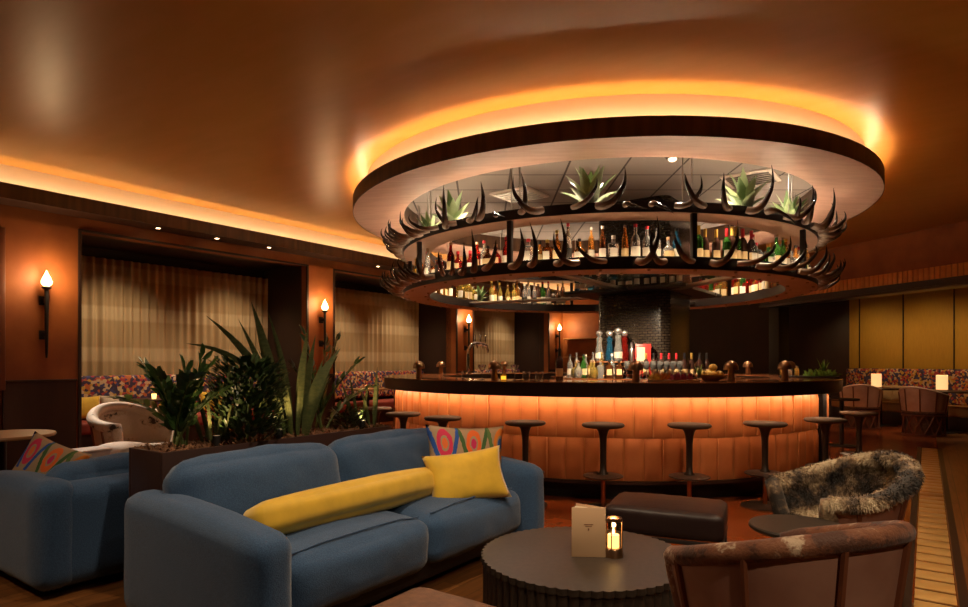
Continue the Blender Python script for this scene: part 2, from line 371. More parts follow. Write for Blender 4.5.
    def soft(self, c, s, r, puff=(0, 0, 0), n=10, wrinkle=0, M=None, seed=0, sag=0):
        """upholstered block: rounded box with puffed faces"""
        bm = bmesh.new(); bmesh.ops.create_cube(bm, size=2); bmesh.ops.subdivide_edges(bm, edges=bm.edges[:], cuts=n, use_grid_fill=True)
        h = [x / 2 for x in s]; rr = min(r, *h)
        for v in bm.verts:
            q = v.co.copy(); p = Vector((q.x * h[0], q.y * h[1], q.z * h[2]))
            # spread grid toward the rounding
            core = Vector([max(-(h[i] - rr), min(h[i] - rr, p[i])) for i in range(3)])
            d = p - core
            if d.length > 1e-6:
                m = max(abs(d.x), abs(d.y), abs(d.z)); d = d.normalized() * m
            p = core + d
            e = [1 - q[i] ** 2 for i in range(3)]
            p.x += puff[0] * q.x * e[1] * e[2]; p.y += puff[1] * q.y * e[0] * e[2]; p.z += puff[2] * q.z * e[0] * e[1]
            if wrinkle:
                nv = noise.noise(Vector((p.x * 7 + seed, p.y * 7, p.z * 7))) + .5 * noise.noise(Vector((p.x * 18 + seed, p.y * 14, p.z * 14)))
                p += q.normalized() * nv * wrinkle
            v.co = p
        return self.bm(bm, Matrix.Translation(c) @ (M or Matrix()))
    def pillow(self, wd, ht, th, n=18, M=None, seed=0):
        """throw pillow in the local x-z plane"""
        for sgn in (1, -1):
            def fn(a, b):
                x = 2 * a - 1; z = 2 * b - 1
                e = max(0, (1 - x * x) * (1 - z * z)); t = th * .5 * e ** .42
                px = x * wd / 2 * (1 - .10 * (1 - z * z)); pz = z * ht / 2 * (1 - .10 * (1 - x * x))
                t *= 1 + .10 * noise.noise(Vector((x * 2.5 + seed, z * 2.5, sgn)))
                v = Vector((px, -sgn * t, pz)); return (M @ v) if M else v
            self.grid(n, n, fn)
        return self
    def obj(self, name, m, parent=None, loc=None, rz=0, smooth=True, sharp=38, weld=True):
        me = bpy.data.meshes.new(name); me.from_pydata([tuple(v) for v in self.v], [], self.f)
        if self.uv:
            l = me.uv_layers.new(name='uv').data
            for p in me.polygons:
                for li in p.loop_indices: l[li].uv = self.uv.get(me.loops[li].vertex_index, (0, 0))
        bm = bmesh.new(); bm.from_mesh(me)
        if weld: bmesh.ops.remove_doubles(bm, verts=bm.verts[:], dist=1e-5)
        if len(bm.faces) < 30000: bmesh.ops.recalc_face_normals(bm, faces=bm.faces[:])
        bm.to_mesh(me); bm.free()
        if smooth:
            me.polygons.foreach_set('use_smooth', [True] * len(me.polygons))
            if sharp: me.set_sharp_from_angle(angle=R(sharp))
        me.materials.append(MATS[m] if isinstance(m, str) else m)
        o = bpy.data.objects.new(name, me); col.objects.link(o)
        if parent is not None: o.parent = parent
        if loc is not None: o.location = loc
        o.rotation_euler.z = rz
        return o
def tag(o, label, cat, group=None, kind=None):
    if label: o['label'] = label
    if cat: o['category'] = cat
    if group: o['group'] = group
    if kind: o['kind'] = kind
    return o
def thing(name, label, cat, loc=(0, 0, 0), rz=0, group=None):
    o = bpy.data.objects.new(name, None); col.objects.link(o); o.location = loc; o.rotation_euler.z = rz; o.empty_display_size = .1
    return tag(o, label, cat, group)
def struct(b, name, m, rz=0, loc=(0, 0, 0), smooth=True, label=None, parent=None):
    o = b.obj(name, m, parent, loc, rz, smooth)
    if parent is None: o['kind'] = 'structure'
    if label: o['label'] = label
    return o
def kids(o): return [c for c in col.objects if c.parent == o]
CH = {}
def dup(o, loc, rz=None, label=None, group=None, name=None, parent=None, scale=None):
    if o.name not in CH: CH[o.name] = kids(o)
    c = o.copy(); col.objects.link(c)
    if parent is None: c.location = loc
    else: c.parent = parent
    if rz is not None: c.rotation_euler.z = rz
    if scale is not None: c.scale = scale
    if label: c['label'] = label
    if group: c['group'] = group
    for k in CH[o.name]: dup(k, None, parent=c)
    return c
ORD = 'first second third fourth fifth sixth seventh eighth ninth tenth eleventh twelfth thirteenth fourteenth fifteenth sixteenth seventeenth eighteenth nineteenth twentieth'.split()
def nth(i):
    if i < 20: return ORD[i]
    t, k = divmod(i + 1, 10); tens = {2: 'twenty', 3: 'thirty', 4: 'forty', 5: 'fifty', 6: 'sixty', 7: 'seventy', 8: 'eighty'}
    if k == 0: return tens[t][:-1] + 'ieth'
    return tens[t] + '-' + ORD[k - 1]
rnd = random.Random(7)
# ------------------------------------------------------------------ the room
H = 3.56
U0, U1 = -3.5, 17.5
b = B(); b.box((0, 8.5, -.05), (34, 26, .1)); struct(b, 'floor', 'floor_tile', ROOM)
b = B(); b.box((4.637, 9, .0025), (9, 22, .005)); struct(b, 'floor_wood', 'floor_wood', ROOM, label='wood plank floor to the right of the tile strip')
b = B(); b.box((-2.2, 1.2, .0025), (4.674, 5.6, .005)); struct(b, 'floor_wood_lounge', 'floor_wood', ROOM, label='reddish wood floor under the near lounge seats')
# inlaid tile strip
b = B()
for x in (-.085, .165): b.box((x, 7.6, .006), (.045, 7.5, .008))
b.box((.04, 3.83, .006), (.30, .045, .008)); b.box((-1.0, 4.18, .006), (1.8, .03, .008)); b.box((-1.0, 3.97, .006), (1.8, .03, .008))
struct(b, 'trim_1', 'strip_dark', ROOM)
b = B()
for i in range(37): b.box((.04, 3.95 + i * .2, .007), (.185, .165, .01), .003)
for i in range(8): b.box((-.2 - i * .22, 4.075, .007), (.18, .16, .01), .003)
struct(b, 'trim_2', 'strip_tile', ROOM)
# ceiling
b = B(); b.box((-8.66 + 14, 8, H + .05), (28, 25, .1)); struct(b, 'ceiling', 'ceiling_lacquer', ROOM)
# left cove: riser, soffit box with lip, strip light
b = B(); b.box((-8.70, 8, 3.38), (.08, 25, .36)); struct(b, 'trim_3', 'drum_plaster', ROOM)
b = B(); b.box((-8.45, 8, 3.2135), (.03, 25, .173)); struct(b, 'trim_4', 'fascia_wood', ROOM)
b = B(); b.box((-8.65, 8, 3.165), (.42, 25, .075)); struct(b, 'trim_5', 'dark_wood', ROOM)
b = B(); b.box((-8.52, 8, 3.218), (.02, 24, .014)); o = b.obj('strip_light', 'led', rz=ROOM); tag(o, 'long warm strip light hidden in the cove above the curtained alcoves', 'strip light')
# left wall with alcoves
AL = [(-1.0, 2.60), (3.44, 7.05), (7.62, 11.29), (11.91, 15.58)]
WV = -8.82; AV = -10.08
b = B()
edges = [-3.5] + [e for a in AL for e in a] + [17.5]
for i in range(0, len(edges), 2):
    a, e = edges[i], edges[i + 1]; b.box((WV - .16, (a + e) / 2, 1.565), (.32, e - a, 3.13))
b.box((WV - .16, 7, 3.055), (.32, 21, .15))
struct(b, 'wall_left', 'wall_plaster', ROOM, smooth=False)
# alcove shells
b = B()
for a, e in AL:
    b.box((WV - .79, (a + e) / 2, 3.02), (.94, e - a + .5, .08)); b.box((AV - .10, (a + e) / 2, 2.90), (.1, e - a + .5, .2))
    for q, s in ((a, -1), (e, 1)): b.box((WV - .72, q + s * .13, 1.5), (1.1, .26, 3.0))
    for q, s in ((a, 1), (e, -1)): b.box((WV + .004, q + s * .012, 1.49), (.03, .035, 2.98))
    b.box((WV + .004, (a + e) / 2, 2.968), (.03, e - a, .03))
struct(b, 'trim_6', 'dark_reveal', ROOM, smooth=False)
b = B(); b.box((AV - .45, 7, 1.6), (.1, 22, 3.2)); struct(b, 'wall_outer', 'dark_reveal', ROOM)
# wainscot of dark boards on the piers
b = B()
for i in range(0, len(edges), 2):
    a, e = edges[i], edges[i + 1]
    b.box((WV + .015, (a + e) / 2, .52), (.03, e - a - .07, 1.04)); b.box((WV + .024, (a + e) / 2, 1.05), (.05, e - a - .05, .03), .006)
struct(b, 'baseboard_left', 'dark_wood', ROOM, smooth=False)
# right bulkhead and the panelled recess under it
b = B(); b.box((.15, -2, 3.22), (.3, 13, .70)); struct(b, 'wall_right', 'wall_plaster', RW, (7.80, 9.99, 0), smooth=False)
b = B()
for i in range(95): b.box((-.012, -4.6 + i * .094, 2.785), (.03, .078, .21), .006)
struct(b, 'trim_7', 'frieze_tile', RW, (7.80, 9.99, 0))
b = B(); b.box((.12, -2, 2.62), (.34, 13, .115)); struct(b, 'trim_8', 'dark_reveal', RW, (7.80, 9.99, 0), smooth=False)
b = B(); b.box((.10, -2, 2.54), (.38, 13, .045), .008); struct(b, 'trim_9', 'beam_metal', RW, (7.80, 9.99, 0))
b = B(); b.box((1.1, -2, 2.90), (1.7, 13, .08)); struct(b, 'ceiling_recess', 'dark_reveal', RW, (7.80, 9.99, 0))
b = B(); b.box((2.05, -2, 1.5), (.1, 13, 3.0)); struct(b, 'wall_recess', 'dark_reveal', RW, (7.80, 9.99, 0))
for i in range(6):
    y1 = 3.6 - i * 1.035; y0 = y1 - 1.02
    if i == 0: y1 = 4.15; y0 = 3.61; 
    else: y1 = 3.6 - (i - 1) * 1.035; y0 = y1 - 1.02
    f = thing('window_%d' % (i + 1), None, None, Q(1.93, (y0 + y1) / 2, 0), RW); f['kind'] = 'structure'
    B().box((0, 0, 1.98), (.03, y1 - y0, 1.70), .004).obj('blind', 'panel_linen', f)
    k = B()
    k.box((-.01, (y1 - y0) / 2 + .0075, 1.98), (.05, .014, 1.74)); k.box((-.01, 0, 1.125), (.06, y1 - y0 + .015, .03)); k.obj('frame', 'iron', f)
# back wall, dark, with recessed panels and posts
b = B(); b.box((4.5, 16.6, 1.75), (22, .2, 3.6)); struct(b, 'wall_back', 'back_dark', ROOM)
b = B()
for x in (1.4, 2.6, 3.6): b.box((x, 16.42, 1.6), (.14, .16, 3.2), .01)
struct(b, 'trim_10', 'dark_wood', ROOM)
b = B(); b.box(Q(.25, 4.25, 1.28), (.30, .30, 2.5), .01, RW); struct(b, 'pillar', 'iron')
b = B(); b.box(Q(1.88, 4.12, 1.4), (.10, .10, 1.6), .01, RW); struct(b, 'trim_11', 'seat_red')
# niche wall with shelves at the end of the left wall
b = B(); b.box((-8.3, 16.46, 1.56), (2.4, .12, 3.12)); struct(b, 'wall_niche', 'wall_plaster', ROOM)
for k, z in ((0, 1.42), (1, 1.95)):
    o = B().box((0, 0, 0), (1.5, .30, .035), .006).obj('wall_shelf', 'table_tan', loc=W(-7.9, 16.24, z), rz=ROOM)
    tag(o, ('lower' if k == 0 else 'upper') + ' wooden shelf on the orange end wall behind the torch lamp', 'shelf', 'shelves on the orange end wall')

# curtains: one per alcove
for n, (a, e) in enumerate(AL):
    Lc = e - a + .3
    def fn(s, t, Lc=Lc, n=n):
        y = (s - .5) * Lc; amp = .032 * (.75 + .25 * t)
        x = amp * math.sin(y * 2 * PI / .135 + 1.2 * math.sin(y * 2.3 + n)) + .012 * math.sin(y * 31 + n)
        return Vector((x, y, 1.0 + t * 1.83))
    o = B().grid(int(Lc / .0135), 3, fn).obj('curtain', 'sheer_curtain', loc=W(AV + .08, (a + e) / 2), rz=ROOM, sharp=None, weld=False)
    tag(o, ['sheer banded beige curtain at the far left edge', 'sheer banded beige curtain of the alcove behind the planter', 'sheer banded beige curtain in the alcove between the second and third torch lamps',
            'sheer banded beige curtain in the alcove behind the chrome beer tap'][n], 'curtain', 'alcove curtains')

# canopy over the bar
C0 = (BX, BY, 0)
cn = thing('bar_canopy', 'large round wooden canopy with glowing cove hung over the bar', 'canopy', (BX, BY, 0))
N = 96
B().lathe([(3.23, 3.14), (3.23, 3.31), (3.19, 3.31), (3.19, 3.20), (3.225, 3.14)], N, closed=True).obj('fascia', 'fascia_wood', cn)
B().lathe([(3.225, 3.141), (3.19, 3.20), (2.62, 3.21), (2.59, 3.178)], N, closed=True).obj('soffit', 'soffit_wood', cn)
B().lathe([(3.06, H), (3.05, 3.21), (3.01, 3.21), (3.02, H)], N, closed=True).obj('drum', 'drum_plaster', cn)
B().lathe([(2.595, 3.20), (2.595, 3.56), (2.64, 3.56), (2.64, 3.20)], N, closed=True).obj('inner_wall', 'fascia_wood', cn)
B().lathe([(3.165, 3.215), (3.165, 3.233), (3.135, 3.233), (3.135, 3.215)], 72, closed=True).obj('strip_light', 'led', cn)
B().lathe([(0, 3.42), (2.60, 3.42), (2.60, 3.45), (0, 3.45)], 72).obj('acoustic_ceiling', 'acoustic_tile', cn)
for k, (x, y, rz) in enumerate(((.0, 6.45, 0), (.45, 7.9, 0), (3.1, 7.2, 0))):
    v = thing('ceiling_vent', ['square white air vent in the grey tiled ceiling left of the middle', 'square white air vent above the tall agave on the left', 'square air vent in the grey tiled ceiling right of the column'][k], 'vent', (x, y, 3.42), ROOM, 'air vents over the bar')
    f = B(); f.box((0, 0, -.012), (.56, .56, .022), .006); f.obj('frame', 'white_paint', v)
    f = B()
    for q in range(6): f.box((0, -.2 + q * .08, -.03), (.46, .05, .008), M=Matrix.Rotation(R(30), 4, 'X'))
    f.obj('louvers', 'steel', v)
for k, px in enumerate(((1.93, 6.35),)):
    v = thing('dome_spotlight', 'small dark dome fitting on the grey tiled ceiling ' + ('above the front of the shelves', 'at the right end', 'at the left end')[k], 'ceiling light', (px[0], px[1], 3.42))
    B().lathe([(0, -.0), (.085, 0), (.085, -.03), (.06, -.055), (0, -.06)], 20).obj('housing', 'iron', v)
    B().ball((0, 0, -.06), (.045, .045, .03), 12).obj('lens', 'lens_dim', v)

# tiled column through the middle
hw = .5
b = B(); cs = Matrix.Rotation(ROOM, 4, 'Z'); CX, CY = 2.228, 8.597
pts = []
for qx, qy in ((1, -1), (1, 1), (-1, 1), (-1, -1)):
    for k in range(5):
        a = {(1, -1): -90, (1, 1): 0, (-1, 1): 90, (-1, -1): 180}[(qx, qy)] + k * 22.5
        pts.append((qx * (hw - .12) + .12 * math.cos(R(a)), qy * (hw - .12) + .12 * math.sin(R(a))))
per = 0; ul = [0]
for i in range(len(pts)): per += (Vector(pts[(i + 1) % len(pts)]) - Vector(pts[i])).length; ul.append(per)
vs = []; fs = []; uvs = []
for i in range(len(pts) + 1):
    p = pts[i % len(pts)]
    for z in (0, 3.42): vs.append((p[0], p[1], z)); uvs.append((ul[i], z))
for i in range(len(pts)): fs.append((2 * i, 2 * i + 2, 2 * i + 3, 2 * i + 1))
b.add(vs, fs, uvs); struct(b, 'column', 'column_tile', ROOM, (CX, CY, 0)).data.materials[0]

# ------------------------------------------------------------------ the bar
bar = thing('round_bar', 'large round bar with glowing orange leather front and dark counter', 'bar', (BX, BY, 0))
B().lathe([(2.838, .962), (2.845, 1.09), (2.10, 1.09), (2.10, .980), (2.825, .980), (2.825, .962)], 120, closed=True).obj('counter_edge', 'counter_edge', bar)
B().lathe([(2.84, 1.090), (2.835, 1.098), (2.11, 1.098), (2.105, 1.090)], 120, closed=True).obj('counter_top', 'counter_wood', bar)
def panels(z0, z1, off, count=96):
    bb = B()
    for i in range(count):
        a0 = 2 * PI * (i + off) / count + .0014; a1 = 2 * PI * (i + 1 + off) / count - .0014
        def fn(s, t):
            a = a0 + (a1 - a0) * s; ex = 1 - abs(2 * s - 1) ** 8; ez = 1 - abs(2 * t - 1) ** 14
            r = 2.692 + .013 * ex ** .5 * ez ** .5
            return Vector((r * math.sin(a), -r * math.cos(a), z0 + (z1 - z0) * t))
        bb.grid(8, 6, fn)
    return bb
panels(.585, .960, 0).obj('upper_panels', 'bar_leather', bar)
panels(.195, .580, .5).obj('lower_panels', 'bar_leather', bar)
sm = {}
for z0, z1, off in ((.59, .955, 0), (.2, .575, .5)):
    for i in range(96):
        if (i * 7 + int(off * 2) * 3) % 3 == 0 and math.cos(2 * PI * (i + off) / 96) > -.2:
            a = 2 * PI * (i + off) / 96; x, y = math.sin(a) * 2.694, -math.cos(a) * 2.694
            if off not in sm: k = sm[off] = B().box((0, 0, 0), (.008, .03, z1 - z0), .002).obj('seam', 'bar_seam', bar)
            else: k = sm[off].copy(); col.objects.link(k)
            k.location = (x, y, (z0 + z1) / 2); k.rotation_euler.z = a
B().lathe([(2.684, .19), (2.684, .978), (2.2, .978), (2.2, .19)], 96, closed=True).obj('carcass', 'bar_seam', bar)
B().lathe([(2.72, .165), (2.72, .192), (2.3, .192), (2.3, .165)], 96, closed=True).obj('rail', 'dark_wood', bar)
B().lathe([(2.56, .0), (2.56, .166), (2.3, .166), (2.3, .0)], 96, closed=True).obj('kick', 'iron', bar)
B().lathe([(2.822, .969), (2.822, .978), (2.800, .978), (2.800, .969)], 96, closed=True).obj('strip_light', 'led_bar', bar)
B().box(ring(2.70, 47.5) - Vector(C0) + Vector((0, 0, .585)), (.15, .09, .78), .004, R(47.5)).obj('post', 'post_black', bar)
for r_, z in ((2.12, .90),):
    B().lathe([(2.12, .86), (2.12, .90), (1.72, .90), (1.72, .86)], 96, closed=True).obj('work_counter', 'steel', bar)
B().lathe([(2.19, .0), (2.19, .86), (1.80, .86), (1.80, .0)], 64, closed=True).obj('underbar', 'iron', bar)

# centre island that carries the bottles round the column
isl = thing('centre_island', 'round wooden bottle island around the tiled column inside the bar', 'counter', (CX, CY, 0))
B().lathe([(1.22, 0), (1.22, 1.03), (.74, 1.03), (.74, 0)], 64, closed=True).obj('body', 'dark_wood', isl)
B().lathe([(1.30, 1.032), (1.30, 1.075), (.73, 1.075), (.73, 1.032)], 64, closed=True).obj('top', 'counter_wood', isl)

# hanging shelf: two rings, posts, rods, column tray
hs = thing('hanging_shelf', 'round two-tier black hanging bottle shelf ringed with horns', 'shelf', (BX, BY, 0))
RO, RI = 2.60, 2.26
for nm, zb, zt in (('upper_ring', 2.668, 2.768), ('lower_ring', 2.142, 2.26)):
    B().lathe([(RO, zb + .004), (RO, zt), (RO - .02, zt), (RO - .02, zt - .03), (RI + .02, zt - .03), (RI + .02, zt), (RI, zt), (RI, zb + .004)], N, closed=True).obj(nm, 'ring_black', hs)
    p = B().lathe([(RO - .004, zb), (RO - .004, zb + .004), (RI + .004, zb + .004), (RI + .004, zb)], N, closed=True).obj('underside', 'ring_soffit', hs)
B().lathe([(RO - .024, 2.232), (RO - .024, 2.244), (RO - .038, 2.244), (RO - .038, 2.232)], 72, closed=True).obj('strip_light', 'led_white', hs)
B().lathe([(RI + .09, 2.740), (RI + .09, 2.748), (RI + .06, 2.748), (RI + .06, 2.740)], 72, closed=True).obj('strip_light', 'led_up', hs)
PD = (-30, 9.5, -63, 45, 80, -95, 115, 150, 180, -150, -122)
for d in PD:
    q = ring(RO - .035, d) - Vector(C0)
    B().box((q.x, q.y, 2.45), (.05, .05, .44), .004, R(d)).obj('post', 'ring_black', hs)
for d in PD:
    for s in (-1, 1):
        q = ring(RO - .16, d + s * 1.1) - Vector(C0)
        B().cyl((q.x, q.y, 2.74), .006, .68, 8).obj('rod', 'steel', hs)
pk = None
for i in range(72):
    q = ring(RO - .05 if i % 2 == 0 else RI + .05, i * 5) - Vector(C0)
    if pk is None: pk = B().cyl((0, 0, 0), .016, .014, 10).obj('puck_light', 'bronze', hs); k = pk
    else: k = pk.copy(); col.objects.link(k)
    k.location = (q.x, q.y, 2.128)
for a in (-24, 33, -130, 130):
    p0 = ring(RI + .02, a) - Vector(C0); p1 = Vector((CX - BX, CY - BY, 0)) + (p0 - Vector((CX - BX, CY - BY, 0))).normalized() * .80
    mid = (p0 + p1) / 2; ang = math.atan2(p1.y - p0.y, p1.x - p0.x)
    B().box((mid.x, mid.y, 2.205), ((p1 - p0).length, .13, .035), .006, ang).obj('spoke', 'steel', hs)
tr = B(); q = Matrix.Translation((CX - BX, CY - BY, 0)) @ Matrix.Rotation(ROOM, 4, 'Z')
for c, s in (((0, -.66, 2.215), (1.64, .30, .04)), ((0, .66, 2.215), (1.64, .30, .04)), ((.66, 0, 2.215), (.30, 1.02, .04)), ((-.66, 0, 2.215), (.30, 1.02, .04))):
    bb = bmesh.new(); bmesh.ops.create_cube(bb, size=1)
    for v in bb.verts: v.co = Vector((v.co.x * s[0], v.co.y * s[1], v.co.z * s[2])) + Vector(c)
    tr.bm(bb, q)
tr.obj('column_tray', 'ring_black', hs)
# ------------------------------------------------------------------ sofas
def make_sofa(name, label, loc, rz, low=0):
    """front faces +x; local y runs along the seat; 2.22 long, 1.0 deep"""
    t = thing(name, label, 'sofa', loc, rz)
    LN, DP, AH, AT = 2.28, 1.14, .62, .21
    for s in (-1, 1):
        ar = B().soft((.0, s * (LN / 2 - AT / 2), AH / 2 + .03), (DP, AT, AH - .03), .08, (.012, .008, .008), 14, .003, seed=s * 3)
        for p in ar.v: p.z *= 1 - .085 * max(0, min(1, (p.x + .2) / .7)) ** 1.5
        ar.obj('arm', 'blue_fabric', t, sharp=None)
    B().soft((-DP / 2 + .11, 0, .33), (.22, LN - .04, .57), .10, (0, 0, .004), 14, .002).obj('back_frame', 'blue_fabric', t, sharp=None)
    B().soft((-.03, 0, .12), (DP - .26, LN - .36, .14), .03, n=8).obj('base', 'iron', t, sharp=None)
    L2 = (LN - 2 * AT) / 2
    for s in (-1, 1):
        sb = B().soft((.10, s * L2 / 2, .295), (.84, L2 - .006, .285), .085, (.03, .006, .04), 20, .008, seed=s); c = sb.obj('seat_cushion', 'blue_fabric', t, sharp=None)
        top = lambda y: max(p.z for p in sb.v if abs(p.x - .44) < .04 and abs(p.y - y) < .045)
        B().tube([(.445, y, top(y) + .001) for y in [s * L2 / 2 - (L2 / 2 - .05) + (L2 - .1) * k / 12 for k in range(13)]], .0045, 6).obj('piping', 'blue_fabric', c)
        M = Matrix.Rotation(R(-14), 4, 'Y')
        B().soft((-.31, s * (L2 / 2 + .035), .565 - low), (.23, L2 + .10, .43), .10, (.045, .01, .03), 22, .011, M, seed=5 + s).obj('back_cushion', 'blue_fabric', t, sharp=None)
    for x in (-.4, .4):
        for y in (-1.0, 1.0): B().cyl((x, y, 0), .025, .07, 12).obj('leg', 'iron', t)
    return t
sofa = make_sofa('blue_sofa', 'blue two-cushion sofa in front of the dark planter box', (-.690, 3.665, 0), ROOM)
sofa2 = make_sofa('blue_sofa', 'blue sofa cut off at the left edge, its back to the planter', W(-4.35, 2.42), ROOM + PI, .085)
SM = Matrix.Translation(sofa.location) @ Matrix.Rotation(ROOM, 4, 'Z')
# bolster: long yellow roll lying in the back of the seat
b = B(); b.soft((0, 0, 0), (.20, 1.32, .165), .06, (.02, .012, .022), 14, .005)
o = b.obj('bolster_cushion', 'yellow_velvet', loc=SM @ Vector((.155, -.215, .535)), rz=ROOM, sharp=None)
o.rotation_euler.y = R(-18)
tag(o, 'long yellow bolster lying along the back of the blue sofa seat', 'cushion')
def pillow_obj(name, m, wd, ht, th, loc, rz, lean, roll, label, seed=0):
    o = B().pillow(wd, ht, th, 18, None, seed).obj(name, m, sharp=None)
    o.matrix_world = Matrix.Translation(loc) @ Matrix.Rotation(rz, 4, 'Z') @ Matrix.Rotation(R(lean), 4, 'X') @ Matrix.Rotation(R(roll), 4, 'Y')
    return tag(o, label, 'cushion')
# pillow plane x-z, front -y
pillow_obj('throw_pillow', 'yellow_velvet', .53, .34, .15, SM @ Vector((.36, .50, .565)), R(20), -24, -5, 'yellow rectangular throw pillow propped at the far end of the sofa', 1)
pillow_obj('throw_pillow', 'ikat', .56, .46, .14, SM @ Vector((.15, .77, .625)), R(18), -17, 3, 'multicoloured patterned pillow behind the yellow throw pillow', 2)
pillow_obj('throw_pillow', 'ikat', .44, .42, .15, W(-4.79, 1.67, .55), R(4), -20, 22, 'multicoloured patterned pillow on the sofa at the left edge', 4)

# ------------------------------------------------------------------ coffee table, menu, lantern
CT = (.468, 2.909)
tb = thing('coffee_table', 'large round black coffee table with fluted side', 'table', (*CT, 0))
def flute(r, z0, z1, n=64, per=8, amp=.012):
    bb = B(); k = n * per
    def rr(i): return r - amp + amp * abs(math.sin(PI * (i % per) / per))
    vs = [(rr(i) * math.cos(2 * PI * i / k), rr(i) * math.sin(2 * PI * i / k), z) for i in range(k) for z in (z0, z1)]
    fs = [(2 * i, 2 * ((i + 1) % k), 2 * ((i + 1) % k) + 1, 2 * i + 1) for i in range(k)]
    return bb.add(vs, fs), k, rr
bb, k, rr = flute(.474, .0, .352); bb.f.append(tuple(2 * i for i in range(k))); bb.f.append(tuple(2 * i + 1 for i in range(k)))
bb.obj('drum', 'table_black', tb, sharp=25)
bb, k, rr = flute(.483, .353, .380); bb.f.append(tuple(2 * i for i in range(k))); bb.f.append(tuple(2 * i + 1 for i in range(k)))
bb.obj('tabletop', 'table_black', tb, sharp=25)
mn = thing('menu_card', 'folded cream menu standing open on the coffee table', 'menu', (.482, 2.86, .3805), R(-4))
def leaf(a, wd=.155, ht=.228, th=.004):
    return B().box((0, 0, 0), (wd, th, ht), .001), Matrix.Translation((0, 0, ht / 2)) @ Matrix.Rotation(a, 4, 'Z') @ Matrix.Translation((wd / 2, 0, 0))
for i, (a, m, nm) in enumerate(((R(180), 'menu_card', 'front_cover'), (R(146), 'menu_card', 'back_cover'), (R(155), 'menu_inside', 'page'), (R(165), 'menu_inside', 'page'))):
    bb, M = leaf(a, .155 if i < 2 else .150, .228 if i < 2 else .220)
    bb.v = [M @ Vector(p) + Vector((.078, 0, 0)) for p in bb.v]; o = bb.obj(nm, m, mn)
    if i == 0: fc = o
bb = B()
bb.box((0, -.0026, .150), (.042, .0012, .004)); bb.box((0, -.0026, .142), (.030, .0012, .0025)); bb.box((0, -.0026, .128), (.006, .0012, .010))
bb.obj('printed_emblem', 'ink', mn)
ln = thing('candle_lantern', 'glass candle lantern on the coffee table beside the menu', 'lantern', (.600, 2.875, .3805), R(20))
B().lathe([(.0, 0), (.043, 0), (.043, .035), (.038, .042), (0, .042)], 24).obj('base', 'bronze', ln)
B().lathe([(.036, .045), (.036, .165), (.033, .165), (.033, .045)], 24, closed=True).obj('glass', 'lantern_glass', ln)
B().lathe([(.040, .165), (.040, .178), (.030, .178), (.030, .165)], 24, closed=True).obj('top_ring', 'bronze', ln)
for k in range(4):
    a = R(45 + 90 * k); B().cyl((.040 * math.cos(a), .040 * math.sin(a), .036), .0028, .136, 6).obj('bar', 'bronze', ln)
B().lathe([(0, .043), (.026, .043), (.026, .100), (0, .098)], 18).obj('candle', 'candle_wax', ln)
B().lathe([(0, .102), (.006, .110), (.0045, .122), (0, .138)], 10).obj('flame', 'flame_glass', ln)
lamp('POINT', (.600, 2.875, .525), .9, WARM, .012, name='candle_glow')

# ------------------------------------------------------------------ benches
def bench(label, loc, rz, sx, sy, h, m, quilt):
    t = thing('bench', label, 'bench', loc, rz)
    bb = B(); n = 26
    c = bb.soft((0, 0, h - .075), (sx, sy, .15), .035, (.004, .004, .018), 16, .002)
    if quilt:
        for p in bb.v:
            if p.z > h - .04:
                q = math.sin((p.x + p.y) * PI / .058) * math.sin((p.x - p.y) * PI / .058); p.z += .004 * abs(q) ** .5
    bb.obj('cushion', m, t, sharp=None)
    f = B(); e = .016
    for s in (-1, 1):
        f.box((0, s * (sy / 2 - e), h - .165), (sx, .022, .022), .002); f.box((s * (sx / 2 - e), 0, h - .165), (.022, sy, .022), .002)
    f.obj('frame', 'iron', t)
    for sa in (-1, 1):
        for sb in (-1, 1): B().box((sa * (sx / 2 - e), sb * (sy / 2 - e), (h - .17) / 2), (.024, .024, h - .17), .002).obj('leg', 'iron', t)
    return t
bench('dark quilted leather bench on a thin black frame behind the coffee table', (1.09, 3.70, 0), R(-24), .66, .46, .44, 'leather_dark', True)
bench('brown leather bench in the bottom edge, in front of the sofa', W(-1.14, 1.42), ROOM, .95, .82, .42, 'leather_brown', False)

